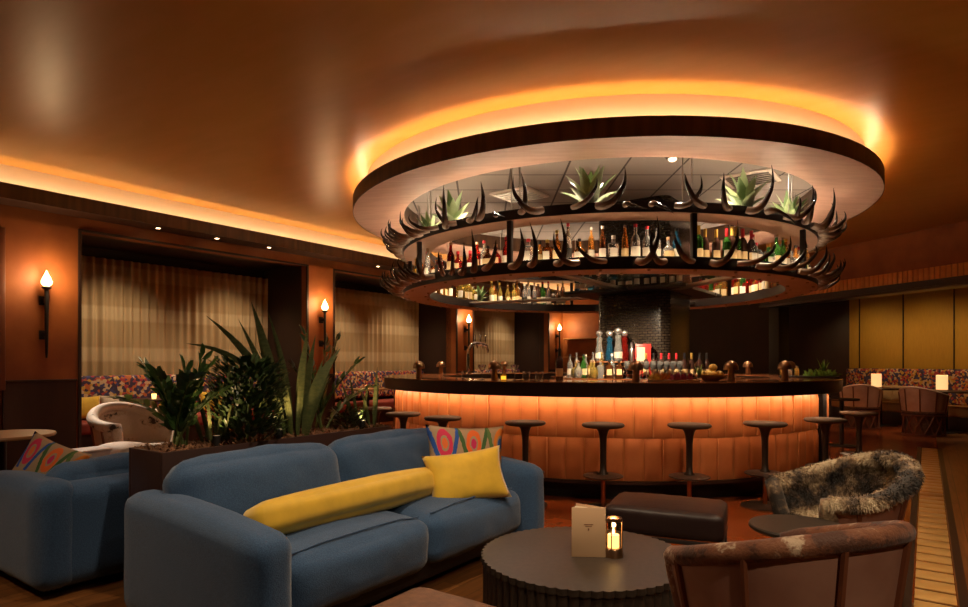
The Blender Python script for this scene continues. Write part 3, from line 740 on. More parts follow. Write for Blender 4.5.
# ------------------------------------------------------------------ barrel chairs
def sst(x): x = max(0, min(1, x)); return x * x * (3 - 2 * x)
def barrel(name, label, loc, rz, out_m, in_m, rim_m, seat_m, r0=.28, r1=.36, zs=.40, zb=.80, za=.62, A=128, rim=.035, group=None, fur=False, detail=True, pl=0):
    """equipal-like chair, faces local +y"""
    t = thing(name, label, 'chair', loc, rz, group)
    na = 36 if detail else 20
    def zr(a):
        if pl < 0: return zb - (zb - za) * (1 - math.cos(a)) / (1 - math.cos(R(A)))
        return zb - (zb - za) * sst((abs(a) - R(pl)) / (R(A) - R(pl)) * 1.05)
    def P(a, k, off=0):
        z = zs - .02 + (zr(a) - zs + .02) * k; r = r0 + (r1 - r0) * (.25 + .75 * k) ** .9 + off
        return Vector((r * math.sin(a), -r * math.cos(a), z))
    def shell(off): return lambda s, k: P(R(A) * (2 * s - 1), k, off)
    B().grid(na, 8, shell(0)).obj('back_shell', out_m, t, sharp=None)
    ins = B().grid(na, 8, shell(-.03)).obj('back_lining', in_m, t, sharp=None)
    pts = [P(R(A) * (2 * i / na - 1), 1, -.015) for i in range(na + 1)]
    for s, lst in ((0, pts), (1, pts)): pass
    e0 = [P(-R(A), k, -.012) for k in (.0, .25, .5, .75)]; e1 = [P(R(A), k, -.012) for k in (.75, .5, .25, 0)]
    pts = e0 + pts + e1
    rim_o = B().tube(pts, rim, 12).obj('rim', rim_m, t, sharp=None)
    for k in range(6):
        a = R(-A * .82 + A * 1.64 * k / 5)
        B().tube([P(a, q / 5, .006) for q in range(5)] + [P(a, .96, .006)], .011, 6).obj('rib', 'rib_wood', t)
    B().lathe([(0, zs - .05), (r0 + .015, zs - .05), (r0 + .03, zs - .02), (r0 + .015, zs + .02), (0, zs + .035)], 32).obj('seat', seat_m, t, sharp=None)
    B().lathe([(r0 + .025, 0), (r0 + .025, .03), (r0 - .015, .03), (r0 - .015, 0)], 32, closed=True).obj('base_ring', 'rib_wood', t)
    B().lathe([(r0 + .03, zs - .075), (r0 + .03, zs - .05), (r0 - .01, zs - .05), (r0 - .01, zs - .075)], 32, closed=True).obj('seat_ring', 'rib_wood', t)
    lt = B(); n = 12
    for k in range(n):
        a = 2 * PI * k / n
        for d in (-1, 1):
            a2 = a + d * 2 * PI / n * .95; rr_ = r0 + .004 + .008 * d
            lt.tube([(rr_ * math.sin(a), -rr_ * math.cos(a), .02), ((rr_) * math.sin((a + a2) / 2), -(rr_) * math.cos((a + a2) / 2), zs / 2 - .02), (rr_ * math.sin(a2), -rr_ * math.cos(a2), zs - .055)], .011, 6)
    lt.obj('lattice', 'rib_wood', t)
    B().lathe([(r0 - .03, .03), (r0 - .04, zs - .06)], 28).obj('inner_drum', 'leather_brown', t)
    if fur:
        rg = random.Random(3); vs = []; fs = []
        def strand(p, nv):
            L = rg.uniform(.012, .028); d = (nv + Vector((rg.gauss(0, .45), rg.gauss(0, .45), rg.gauss(-.3, .4)))).normalized()
            sd = d.cross(Vector((rg.gauss(0, 1), rg.gauss(0, 1), rg.gauss(0, 1)))).normalized() * rg.uniform(.0016, .003)
            o = len(vs); m1 = p + d * L * .6 + Vector((0, 0, -.003)); vs.extend([p - sd, p + sd, m1 + sd * .7, m1 - sd * .7, p + d * L + Vector((0, 0, -.010))])
            fs.append((o, o + 1, o + 2, o + 3)); fs.append((o + 3, o + 2, o + 4))
        for _ in range(15000):
            a = R(A) * rg.uniform(-1, 1); k = rg.uniform(.0, 1); strand(P(a, k, -.028), Vector((-math.sin(a), math.cos(a), .1)))
        for _ in range(8000):
            a = R(A) * rg.uniform(-1.0, 1.0); q = rg.uniform(-.9, PI + .35); rv = Vector((math.sin(a), -math.cos(a), 0))
            nv = rv * -math.cos(q) + Vector((0, 0, 1)) * math.sin(q); strand(P(a, 1, -.015) + nv * rim * .93, nv)
        for _ in range(3500):
            a = rg.uniform(0, 2 * PI); r_ = r0 * math.sqrt(rg.random()); strand(Vector((r_ * math.sin(a), -r_ * math.cos(a), zs + .03)), Vector((0, 0, 1)))
        f = B(); f.add(vs, fs); o = f.obj('fur', 'fur_mix', t, sharp=None, weld=False); o['kind'] = 'stuff'
    return t
barrel('fur_chair', 'round barrel chair lined with mottled brown and cream fur', (1.90, 3.36, 0), R(92), 'leather_pink', 'fur_mix', 'fur_mix', 'fur_mix', .26, .355, .38, .745, .57, 126, .045, None, True)
ch = barrel('cowhide_chair', 'barrel chair with reddish brown cowhide rim at the bottom right', (.955, 2.0, 0), R(22), 'leather_pink', 'leather_brown', 'hide_brown', 'leather_brown', .27, .345, .42, .80, .63, 128, .032, pl=-1)
barrel('cowhide_chair', 'white speckled cowhide armchair under the first curtain, behind the left sofa', W(-6.45, 3.05), ROOM + R(-90) + R(10), 'hide_white', 'hide_white', 'hide_white', 'hide_white', .33, .40, .42, .82, .66, 118, .05, None, False, False)
# small round table between the two right-hand chairs
t = thing('side_table', 'small round dark table between the fur chair and cowhide chair', 'table', (1.50, 2.95, 0))
B().lathe([(0, .478), (.215, .478), (.222, .486), (.222, .496), (.216, .502), (0, .502)], 48).obj('tabletop', 'table_black', t)
B().cyl((0, 0, .02), .022, .46, 16).obj('column', 'iron', t)
B().lathe([(0, 0), (.16, 0), (.16, .012), (.03, .022), (0, .022)], 32).obj('base', 'iron', t)

# ------------------------------------------------------------------ bar stools
ST = [(-69, 'stool at the far left end of the bar, behind the plants'), (-52.7, 'leftmost clearly seen bar stool, just right of the planter'), (-40.3, 'bar stool behind the patterned sofa pillow'), (-22.9, 'bar stool just right of the patterned sofa pillow'),
      (-9.7, 'bar stool directly behind the menu and lantern'), (4.4, 'bar stool behind the dark quilted bench, near the middle of the bar'), (18.4, 'bar stool between the quilted bench and fur chair'),
      (34, 'bar stool behind the fur chair, next to the black bar post'), (55, 'last bar stool at the right end of the curve, past the black post')]
st0 = None
for d, lb in ST:
    p = ring(3.0, d); lb = 'dark ' + lb
    if st0 is None:
        st0 = thing('bar_stool', lb, 'stool', p, R(d), 'bar stools around the round bar'); s = st0
        B().lathe([(0, .705), (.10, .706), (.165, .715), (.182, .727), (.183, .738), (.172, .748), (.09, .751), (0, .749)], 40).obj('seat', 'stool_leather', s, sharp=60)
        B().lathe([(.062, .705), (.045, .68), (.034, .64), (.029, .58), (.026, .40), (.029, .335), (.045, .315), (.045, .30), (0, .30), (0, .705)][::-1], 24).obj('stem', 'stool_metal', s, sharp=60)
        B().lathe([(0, .285), (.16, .285), (.172, .291), (.172, .298), (.15, .305), (.03, .312), (0, .312)], 36).obj('footrest', 'stool_metal', s)
        B().cyl((0, 0, .02), .019, .27, 16).obj('post', 'copper', s)
        B().lathe([(0, 0), (.20, 0), (.20, .010), (.18, .018), (.03, .026), (0, .026)], 40).obj('base', 'stool_metal', s)
    else: s = dup(st0, p, R(d), lb)

# ------------------------------------------------------------------ planter and its plants
pt = thing('planter_box', 'long dark wooden planter behind the blue sofa', 'planter', W(-3.46, 2.535), ROOM)
bb = B(); PX, PY, PH = .37, 1.72, .80
for s in (-1, 1):
    bb.box((s * (PX / 2 - .012), 0, PH / 2), (.024, PY, PH), .003); bb.box((0, s * (PY / 2 - .012), PH / 2), (PX - .048, .024, PH), .003)
bb.box((0, 0, .35), (PX - .05, PY - .05, .02)); bb.obj('box', 'planter_wood', pt)
def soilfn(s, t):
    x, y = (s - .5) * (PX - .05), (t - .5) * (PY - .05); return Vector((x, y, PH - .012 + .016 * noise.noise(Vector((x * 9, y * 9, 0))) + .012 * noise.noise(Vector((x * 40, y * 40, 1)))))
B().grid(20, 90, soilfn).obj('soil', 'soil', pt, sharp=None)
rg = random.Random(11); vs = []; fs = []
for _ in range(1500):
    x, y = rg.uniform(-.155, .155), rg.uniform(-.83, .83); z = PH - .006 + rg.uniform(-.01, .02); a = rg.uniform(0, PI); L = rg.uniform(.012, .03); wv = rg.uniform(.003, .006); tz = rg.uniform(-.014, .014)
    d = Vector((math.cos(a), math.sin(a), 0)) * L / 2 + Vector((0, 0, tz)); n_ = Vector((-math.sin(a), math.cos(a), .5)) * wv
    o = len(vs); c = Vector((x, y, z)); vs += [c - d - n_, c + d - n_, c + d + n_, c - d + n_]; fs.append((o, o + 1, o + 2, o + 3))
o = B().add(vs, fs).obj('bark_mulch', 'soil', pt, weld=False); o['kind'] = 'stuff'
SOIL = PH - .015
def leaf_quad(bb, p, d, nrm, L, wd):
    d = d.normalized(); sd = d.cross(nrm).normalized() * wd / 2; up = nrm.normalized() * wd * .12
    bb.add([p, p + d * L * .3 + sd * .85 + up, p + d * L * .65 + sd * .9 + up, p + d * L, p + d * L * .65 - sd * .9 + up, p + d * L * .3 - sd * .85 + up, p + d * L * .5], [(0, 1, 6), (1, 2, 6), (2, 3, 6), (3, 4, 6), (4, 5, 6), (5, 0, 6)])
def zz_plant(u, v, label, stems, seed, hmul=1):
    t = thing('zz_plant', label, 'plant', W(v, u, SOIL), 0); rg = random.Random(seed)
    lv = B(); sm = B()
    for az, tilt, L in stems:
        L *= hmul; d = Vector((math.cos(R(az)), math.sin(R(az)), 0)); pts = []; p = Vector((rg.uniform(-.04, .04), rg.uniform(-.04, .04), 0)); n = 12
        dirs = []
        for i in range(n + 1):
            a = R(tilt) * (.5 + .9 * i / n); dv = d * math.sin(a) + Vector((0, 0, math.cos(a))); pts.append(p.copy()); dirs.append(dv); p = p + dv * L / n
        sm.tube(pts, [.009 - .005 * i / n for i in range(n + 1)], 6)
        for i in range(3, n + 1):
            dv = dirs[i]; sd = dv.cross(Vector((0, 0, 1)) if abs(dv.z) < .95 else Vector((1, 0, 0))).normalized(); nr = sd.cross(dv)
            for s in (-1, 1):
                ld = dv * .75 + sd * s * .75 + nr * rg.uniform(-.1, .3)
                leaf_quad(lv, pts[i] + dv * rg.uniform(-.01, .01), ld, nr + sd * rg.uniform(-.3, .3), rg.uniform(.085, .115), .052)
        leaf_quad(lv, pts[-1], dirs[-1], Vector((0.2, .3, 1)), .07, .035)
    sm.obj('stem', 'stem_green', t); lv.obj('leaves', 'leaf_zz', t, sharp=None)
    return t
zz_plant(1.86, -3.47, 'dark zz plant with thick arching stems at the near end of the planter',
         [(170, 62, .52), (150, 36, .50), (195, 24, .50), (60, 12, .52), (20, 24, .50), (0, 42, .42), (240, 20, .44), (100, 48, .45), (-40, 30, .44), (90, 8, .46)], 2)
zz_plant(2.90, -3.50, 'tall zz plant with ladder-like stems behind the snake plant',
         [(170, 12, .70), (10, 14, .66), (60, 6, .62), (0, 34, .56), (200, 26, .5), (30, 50, .44)], 5)
# dense leafy shrub
t = thing('leafy_shrub', 'dense dark bushy shrub in the planter beside the snake plant', 'plant', W(-3.43, 2.27, SOIL), 0); rg = random.Random(4); lv = B(); sm = B()
for i in range(1050):
    th = rg.uniform(0, 2 * PI); zz = rg.uniform(.02, .50); rr_ = .215 * (1 - max(0, zz - .36) ** 2 * 9) * math.sqrt(rg.uniform(.25, 1)); p = Vector((rr_ * math.cos(th), rr_ * math.sin(th) * .82, zz))
    d = Vector((math.cos(th), math.sin(th), rg.uniform(.2, 1.3))) + Vector((rg.gauss(0, .3), rg.gauss(0, .3), 0)); leaf_quad(lv, p, d, Vector((-math.cos(th) * .4, -math.sin(th) * .4, 1)), rg.uniform(.05, .08), rg.uniform(.022, .034))
for k in range(7):
    a = k * .9; sm.tube([(.03 * math.cos(a), .03 * math.sin(a), 0), (.09 * math.cos(a), .09 * math.sin(a), .2), (.13 * math.cos(a), .13 * math.sin(a), .42)], .006, 6)
sm.obj('stem', 'stem_green', t); lv.obj('leaves', 'leaf_dark', t, sharp=None)
# snake plants
def snake(name, u, v, label, blades, m='leaf_snake'):
    t = thing(name, label, 'plant', W(v, u, SOIL), 0)
    for az, L, wd, tilt, bend, dx, dy in blades: B().blade((dx, dy, 0), R(az), L, wd, R(tilt), R(bend), .22, 10, .45, R(68)).obj('leaf', m, t, sharp=None)
    return t
snake('snake_plant', 2.60, -3.43, 'tall snake plant with long spreading leaves in the planter middle',
      [(178, 1.0, .075, 20, 34, 0, 0), (174, 1.02, .06, 16, 74, -.02, .02), (183, .92, .095, 9, 8, -.06, .01), (180, .84, .06, 16, 12, -.03, -.03), (186, .72, .065, 32, 26, -.05, .02), (170, .62, .055, 14, 16, -.02, .04), (176, .86, .06, 5, 14, 0, .03), (190, .60, .05, 26, 20, -.04, -.04),
       (-4, .64, .10, 8, 32, .10, -.02), (2, .74, .065, 3, 6, .04, .02), (6, .68, .06, 2, 10, .08, .03), (10, .52, .06, 6, 12, .11, .0), (-8, .44, .05, 12, 20, .12, -.03), (180, .5, .055, 6, 8, .02, -.05), (0, .56, .05, 4, 4, .06, -.04), (185, .46, .05, 10, 10, -.02, -.06)])
snake('snake_plant', 2.06, -3.45, 'short snake plant between the zz plant and the dark shrub',
      [(180, .36, .035, 10, 8, -.02, 0), (0, .40, .035, 8, 6, .03, 0), (90, .44, .03, 5, 4, 0, .03), (270, .34, .03, 8, 8, .01, -.03), (30, .52, .035, 4, 3, .05, .02), (200, .3, .03, 14, 10, -.05, -.01), (-20, .3, .03, 10, 12, .07, -.01)])
snake('snake_plant', 3.28, -3.43, 'single tall narrow snake plant at the far end of the planter',
      [(0, .46, .035, 2, 3, .06, 0), (180, .30, .03, 10, 8, .03, 0), (40, .34, .03, 6, 5, .05, .03), (200, .36, .025, 14, 6, -.08, .0), (190, .40, .025, 8, 4, -.06, .02), (10, .35, .025, 8, 4, -.04, .02), (150, .30, .025, 22, 8, -.09, 0)])
t = thing('leafy_shrub', 'low dark bushy plant at the far end of the planter', 'plant', W(-3.45, 3.10, SOIL), 0); rg = random.Random(9); lv = B()
for i in range(260):
    th = rg.uniform(0, 2 * PI); zz = rg.uniform(.0, .15); rr_ = .14 * math.sqrt(rg.uniform(.1, 1)) * (1 - zz * 2.5); p = Vector((rr_ * math.cos(th), rr_ * math.sin(th), zz))
    leaf_quad(lv, p, Vector((math.cos(th), math.sin(th), rg.uniform(.1, .9))), Vector((0, 0, 1)), rg.uniform(.04, .06), .02)
lv.obj('leaves', 'leaf_dark', t, sharp=None)
for k, (u, v, p) in enumerate(((2.44, -3.33, 3.2), (3.16, -3.34, 2.6), (2.02, -3.34, 1.2))):
    l = W(v, u, SOIL + .02); up = thing('uplight', ('small uplight glowing at the foot of the tall snake plant', 'small uplight glowing at the far end of the planter', 'small uplight beside the short snake plant')[k], 'spotlight', l)
    B().lathe([(.022, -.02), (.022, .05), (.019, .05), (.019, -.02)], 14, closed=True).obj('can', 'iron', up); B().cyl((0, 0, .038), .0185, .004, 14).obj('lens', 'bulb', up)
    lamp('SPOT', l + Vector((0, 0, .055)), p * 2.4, AMBER, .015, l + Vector((-.05, .12, .6)), 110, .8, 'uplight_beam')
# ------------------------------------------------------------------ horns on the hanging shelf
def horn_mesh(L, out, up, lean, curl, r0, seed):
    rg = random.Random(seed); pts = []; rad = []; n = 14
    for i in range(n + 1):
        t = i / n
        x = lean * (t + .35 * math.sin(PI * t) * curl) * L
        y = -(.02 + out * L * (math.sin(t * PI * .62) + .1 * t))
        z = up * L * (-.10 * math.sin(PI * min(1, t * 2)) + t ** 1.55)
        pts.append((x, y, z)); rad.append(r0 * (1 - t ** 1.25) ** .9 * (1 - .12 * t) + .0016)
    rad[0] *= .86
    return B().tube(pts, rad, 10, .85, True)
KIND = [(.37, .40, .74, .50, 1.3, .038), (.38, .40, .78, -.46, 1.3, .039), (.36, .50, .50, .74, .9, .033), (.36, .50, .50, -.74, .9, .033), (.27, .50, -.40, .72, -.7, .034), (.42, .34, .88, .26, 1.8, .039), (.42, .50, .44, .55, .9, .031), (.42, .50, .44, -.55, .9, .031)]
proto = []
horn_count = {}
def horn(tier, deg, kind, z, r, label):
    key = kind
    p = ring(r, deg, z)
    for o, k in proto:
        if k == kind: h = dup(o, p, R(deg), label, tier); break
    else:
        h = horn_mesh(*KIND[kind], kind).obj('horn', 'horn', loc=p, rz=R(deg), sharp=60); tag(h, label, 'horn', tier); proto.append((h, kind))
    h.rotation_euler.x = R(rnd.uniform(-7, 7)); h.rotation_euler.y = R(rnd.uniform(-9, 9)); s = rnd.uniform(.88, 1.14); h.scale = (s, s, s)
    return h
def degs():
    out = []; d = -112
    while d < 112:
        out.append(d); d += 5.4 if abs(d) < 40 else 3.4 if abs(d) < 56 else 2.3
    return out
DG = degs()
for i, d in enumerate(DG):
    dj = d + rnd.uniform(-.8, .8)
    k = (0, 4, 5, 1, 2)[i % 5] if d < -2 else (1, 5, 4, 0, 3)[i % 5]
    if abs(d) > 48: k = (7, 3, 7, 1)[i % 4] if d < 0 else (6, 2, 6, 0)[i % 4]
    horn('horns on the upper ring', dj, k, 2.728, RO - .005, '%s horn from the left along the upper hanging ring' % nth(i))
for i, d in enumerate(DG):
    dj = d + 2.2 + rnd.uniform(-.8, .8)
    k = (2, 0, 5)[i % 3] if d < -25 else (5, 1, 3)[i % 3] if d < 12 else (0, 2, 0)[i % 3]
    if abs(d) > 48: k = (7, 3, 6)[i % 3] if d < 0 else (6, 2, 7)[i % 3]
    horn('horns on the lower ring', dj, k, 2.212, RO - .005, '%s horn from the left along the lower hanging ring' % nth(i))
# agaves on the rings
def agave(loc, s, label, seed):
    t = thing('agave_plant', label, 'plant', loc, rnd.uniform(0, 6), 'agaves on the hanging shelf'); rg = random.Random(seed)
    for q, (cnt, tilt, L) in enumerate(((5, 12, .40), (7, 27, .38), (6, 45, .30))):
        for k in range(cnt):
            B().blade((0, 0, .0), 2 * PI * (k + .5 * q) / cnt + rg.uniform(-.2, .2), L * s * rg.uniform(.9, 1.08), .105 * s, R(tilt), R(12 + tilt * .4), .32, 8, .38).obj('leaf', 'leaf_agave' if (k + q) % 3 else 'leaf_agave_deep', t, sharp=None)
    B().lathe([(0, -.002), (.03 * s, 0), (.05 * s, .05 * s), (.02 * s, .09 * s), (0, .09 * s)], 14).obj('core', 'leaf_agave_deep', t)
AZ = 2.740
for (d, r, s, lb) in ((-51, 2.42, 1.0, 'pale green agave on the upper ring at the left'), (-12.3, 2.44, 1.1, 'pale green agave on the upper ring in the middle, left of the column'), (25, 2.44, 1.05, 'pale green agave on the upper ring right of the column'),
                      (47, 2.40, .95, 'pale green agave half hidden by horns at the right end of the upper ring'), (-64, 2.42, .75, 'small agave at the left end of the upper ring')):
    agave(ring(r, d, AZ), s, lb, int(d * 7))
agave(ring(2.42, -138, 2.232), .8, 'agave standing among the bottles on the far left of the lower ring', 77)

# ------------------------------------------------------------------ bottles
SHAPES = dict(
    tall=[(0, 0), (.036, 0), (.038, .006), (.038, .165), (.034, .19), (.016, .225), (.0135, .235), (.0135, .285), (0, .285)],
    wine=[(0, 0), (.036, 0), (.038, .006), (.038, .19), (.032, .215), (.015, .245), (.0135, .30), (0, .30)],
    square=[(0, 0), (.043, 0), (.045, .006), (.045, .14), (.038, .16), (.016, .17), (.015, .205), (0, .205)],
    round=[(0, 0), (.036, 0), (.050, .03), (.055, .07), (.048, .115), (.022, .145), (.015, .155), (.015, .20), (0, .20)],
    slim=[(0, 0), (.030, 0), (.032, .006), (.030, .20), (.022, .24), (.012, .26), (.012, .31), (0, .31)],
    decanter=[(0, 0), (.052, 0), (.058, .01), (.056, .12), (.046, .19), (.036, .26), (.042, .30), (.040, .33), (.016, .345), (.016, .36), (0, .36)])
PROTO = {}
def bottle(shape, glass, cap, label_m, p, rz, label, group, s=1):
    key = (shape, glass, cap, label_m)
    if key in PROTO: return dup(PROTO[key], p, rz, label, group, scale=(s, s, s))
    prof = SHAPES[shape]; n = 4 if shape == 'square' else 14
    bb = B()
    if shape == 'square':
        prof = [(r * (1.25 if z < .165 else 1), z) for r, z in prof]
        bb.lathe(prof, 16)
        for v in bb.v:
            if v.z < .15:
                m = max(abs(v.x), abs(v.y)); l = math.hypot(v.x, v.y)
                if m > 1e-6: v.x, v.y = v.x * (.5 + .5 * l / m) * .82, v.y * (.5 + .5 * l / m) * .82
    else: bb.lathe(prof, n)
    o = bb.obj('bottle', 'glass_' + glass, loc=p, rz=rz, sharp=50)
    top = prof[-1][1]; nr = prof[-2][0]
    if cap == 'ball': B().ball((0, 0, top + .028), .050, 14).obj('stopper', 'cap_silver', o)
    else: B().lathe([(0, top - (.055 if shape == 'wine' else .004)), (nr + .002, top - (.055 if shape == 'wine' else .004)), (nr + .002, top + .022), (0, top + .024)], 12).obj('stopper' if cap == 'cork' else 'cap', 'cork' if cap == 'cork' else 'cap_' + cap, o)
    if label_m:
        r = max(q[0] for q in prof) + .0012; z0 = .04; z1 = .12
        if shape == 'square': B().box((0, -.0485, .08), (.062, .003, .075)).obj('label', 'label_' + label_m, o)
        elif shape == 'round': B().lathe([(.0555, .045), (.0565, .07), (.0545, .095)], 12, a0=R(-60), a1=R(60)).obj('label', 'label_' + label_m, o)
        else: B().lathe([(r, z0), (r, z1)], 12, a0=R(-75), a1=R(75)).obj('label', 'label_' + label_m, o)
    o.scale = (s, s, s)
    tag(o, label, 'bottle', group); PROTO[key] = o
    return o
GN = dict(amber='amber', red='red', clear='clear glass', green='green', dark='dark', yellow='golden yellow', blue='blue', brown='brown')
CAPN = dict(black='black cap', red='red cap', gold='gold cap', silver='silver cap', white='white cap', cork='cork', ball='round silver stopper')
def pick(rg, opts): return rg.choices([o[0] for o in opts], [o[1] for o in opts])[0]
PAL = dict(
    left=[('amber', 3), ('red', 4), ('clear', 2), ('brown', 1)], mid=[('amber', 4), ('clear', 4), ('brown', 2)], clearish=[('clear', 7), ('amber', 2), ('blue', 1)],
    wines=[('dark', 6), ('green', 1)], rightend=[('clear', 3), ('green', 2), ('amber', 2), ('yellow', 1)],
    gold=[('yellow', 5), ('amber', 4), ('clear', 1)], farmid=[('green', 2), ('clear', 5), ('dark', 1)], farright=[('red', 4), ('amber', 3), ('yellow', 2), ('green', 1), ('brown', 2)])
BOTLIST = []
def shelf_bottles(rows, seed):
    rg = random.Random(seed)
    for (d0, d1, pal, step, side) in rows:
        d = d0
        while d < d1:
            d += step * .86 * rg.uniform(.9, 1.12)
            g = pick(rg, PAL[pal])
            sh = 'wine' if pal == 'wines' else rg.choice(['tall', 'tall', 'square', 'round', 'slim'] if side == 'near' else ['tall', 'tall', 'slim', 'square'])
            cap = rg.choice(['gold', 'red', 'gold', 'red']) if pal == 'wines' else rg.choice(['black', 'gold', 'silver', 'cork', 'white', 'red'])
            lab = rg.choice(['white', 'cream', 'white', 'white', 'black' if g == 'clear' else 'cream']) if g != 'dark' else 'cream'
            if any(abs(d - pdeg) < 1.3 for pdeg in PD) or abs(d + 138) < 4: continue
            BOTLIST.append((side, d, g, sh, cap, lab, rg.uniform(2.40, 2.49) if side == 'near' else rg.uniform(2.34, 2.40), rg.uniform(1.0, 1.2) if side == 'near' else rg.uniform(1.15, 1.4)))
shelf_bottles([(-88, -62, 'gold', 3.0, 'near'), (-62, -42, 'left', 2.9, 'near'), (-42, -31, 'left', 2.8, 'near'), (-29, -6, 'mid', 2.75, 'near'), (-5, 9, 'clearish', 2.7, 'near'), (10, 25, 'wines', 2.5, 'near'), (25, 62, 'rightend', 2.7, 'near'), (62, 88, 'mid', 3.2, 'near')], 21)
shelf_bottles([(-158, -100, 'gold', 2.5, 'far'), (-178, -158, 'farmid', 2.4, 'far'), (91, 160, 'farright', 2.5, 'far')], 5)
BOTLIST.sort(key=lambda q: (q[0] == 'near', q[1] if q[0] == 'near' else (ring(2.4, q[1]).x / ring(2.4, q[1]).y)))
cnt = {}
for side, d, g, sh, cap, lab, r, s in BOTLIST:
    i = cnt.get(side, 0); cnt[side] = i + 1
    lb = '%s bottle from left, %s side of the hanging shelf, %s with %s' % (nth(i), side, GN[g], CAPN[cap])
    bottle(sh, g, cap, lab, ring(r, d, 2.2305), R(d if side == 'near' else d + 180), lb, 'bottles on the %s side of the lower hanging ring' % side, s)
# bottles on the tray round the column
rg = random.Random(9)
for i in range(14):
    x = -.70 + i * .108; g = rg.choice(['clear', 'clear', 'amber', 'blue', 'clear']); cap = rg.choice(['silver', 'black', 'white'])
    q = Matrix.Translation((CX, CY, 0)) @ Matrix.Rotation(ROOM, 4, 'Z') @ Vector((x, -.66 + rg.uniform(-.05, .05), 2.2355))
    bottle(rg.choice(['tall', 'square', 'round']), g, cap, 'white', q, ROOM, '%s bottle from left on the column tray, %s with %s' % (nth(i), GN[g], CAPN[cap]), 'bottles on the column tray', .95)

# ------------------------------------------------------------------ things on the counter
CT_Z = 1.0985
def mushroom(p, label):
    t = thing('table_lamp', label, 'lamp', p, 0, 'mushroom lamps on the bar')
    B().lathe([(0, 0), (.034, 0), (.036, .003), (.028, .115), (.010, .118), (.010, .128), (0, .128)], 20).obj('base', 'bronze_base', t)
    B().lathe([(.068, .105), (.070, .112), (.066, .145), (.050, .175), (.025, .192), (0, .197), (0, .194), (.024, .189), (.048, .172), (.063, .144), (.066, .112)], 28).obj('shade', 'bronze', t)
    B().ball((0, 0, .148), .018, 10).obj('bulb', 'bulb', t)
    return t
LP = [(-67.6, 'leftmost bronze mushroom lamp on the near counter'), (-34.9, 'bronze mushroom lamp on the near counter, above the yellow throw pillow'), (-2.5, 'bronze mushroom lamp on the near counter in front of the stemmed glasses'),
      (19.7, 'bronze mushroom lamp on the near counter right of the fruit bowl'), (38.5, 'rightmost bronze mushroom lamp on the near counter'), (-118.4, 'bronze mushroom lamp across the bar, right of the leftmost near lamp'),
      (-151.4, 'bronze mushroom lamp across the bar, by the chrome beer tap'), (130.2, 'bronze mushroom lamp across the bar, behind the fruit bowl'), (109.3, 'bronze mushroom lamp across the bar, behind the two right near lamps'), (86.4, 'bronze mushroom lamp across the bar near its right end')]
l0 = None
for d, lb in LP:
    p = ring(2.5, d, CT_Z)
    if l0 is None: l0 = mushroom(p, lb)
    else: dup(l0, p, 0, lb)
    lamp('POINT', p + Vector((0, 0, .148)), 2.4, AMBER, .024, name='lamp_glow')
# glasses
GP = {}
def glass(kind, p, label, group, s=1):
    if kind in GP: return dup(GP[kind], p, None, label, group)
    if kind == 'rocks': prof = [(0, 0), (.036, 0), (.040, .09), (.0375, .09), (.034, .010), (0, .010)]
    elif kind == 'coupe': prof = [(0, 0), (.032, 0), (.030, .003), (.004, .008), (.004, .085), (.020, .095), (.040, .13), (.042, .155), (.040, .155), (.037, .13), (.018, .098), (0, .095)]
    else: prof = [(0, 0), (.034, 0), (.032, .003), (.004, .008), (.004, .10), (.022, .115), (.037, .15), (.033, .215), (.031, .215), (.035, .15), (.02, .118), (0, .115)]
    o = B().lathe(prof, 16).obj('rocks_glass' if kind == 'rocks' else 'stemmed_glass', 'glassware', loc=p, sharp=50); GP[kind] = o
    return tag(o, label, 'glass', group)
glass('rocks', ring(2.52, -26.5, CT_Z), 'left of the two cut rocks glasses on the near counter', 'rocks glasses on the counter')
glass('rocks', ring(2.52, -23.4, CT_Z), 'right of the two cut rocks glasses on the near counter', 'rocks glasses on the counter')
ISZ = 1.0758
def isl_p(x, y, z=ISZ): return Matrix.Translation((CX, CY, 0)) @ Matrix.Rotation(R(-12), 4, 'Z') @ Vector((x, y, z))
# stemmed glasses on a wooden tray, front of the island
k = 0
for row in range(2):
    for i in range(9):
        glass('wine', isl_p(-.26 + i * .078, -1.03 - .085 * row), '%s from the left in the %s row of stemmed glasses' % (nth(i), 'back' if row == 0 else 'front'), 'stemmed glasses on the island'); k += 1
# bottles on the island, left cluster and right wine cluster
IB = [(-.98, -.66, 'tall', 'clear', 'black', 'white'), (-.90, -.72, 'round', 'yellow', 'cork', None), (-.90, -.58, 'slim', 'clear', 'silver', None), (-.80, -.78, 'tall', 'green', 'black', 'cream'), (-.78, -.62, 'tall', 'clear', 'white', 'white'),
      (-.70, -.86, 'square', 'yellow', 'cork', 'cream'), (-.68, -.70, 'slim', 'clear', 'silver', 'white'), (-.58, -.93, 'square', 'clear', 'cork', None), (-.57, -.77, 'slim', 'yellow', 'gold', None), (-.47, -.98, 'square', 'brown', 'black', 'cream'),
      (-.44, -.82, 'tall', 'clear', 'white', 'white'), (-.35, -1.03, 'square', 'brown', 'black', 'cream'), (-.34, -.86, 'round', 'amber', 'cork', 'white'), (-.86, -.86, 'round', 'clear', 'cork', None), (-.66, -1.0, 'round', 'yellow', 'cork', None)]
for i, (x, y, sh, g, cap, lab) in enumerate(IB):
    bottle(sh, g, cap, lab, isl_p(x, y), R(-12), '%s bottle of the left island cluster, %s with %s' % (nth(i), GN[g], CAPN[cap]), 'bottle cluster on the island', 1.0)
WB = [(-.02 + .092 * i, -.80 - .05 * (i % 2) + .018 * max(0, i - 4), 'wine', 'dark', ('gold', 'black', 'red', 'red', 'red', 'black', 'gold', 'black', 'black', 'black', 'black')[i], 'cream') for i in range(9)]
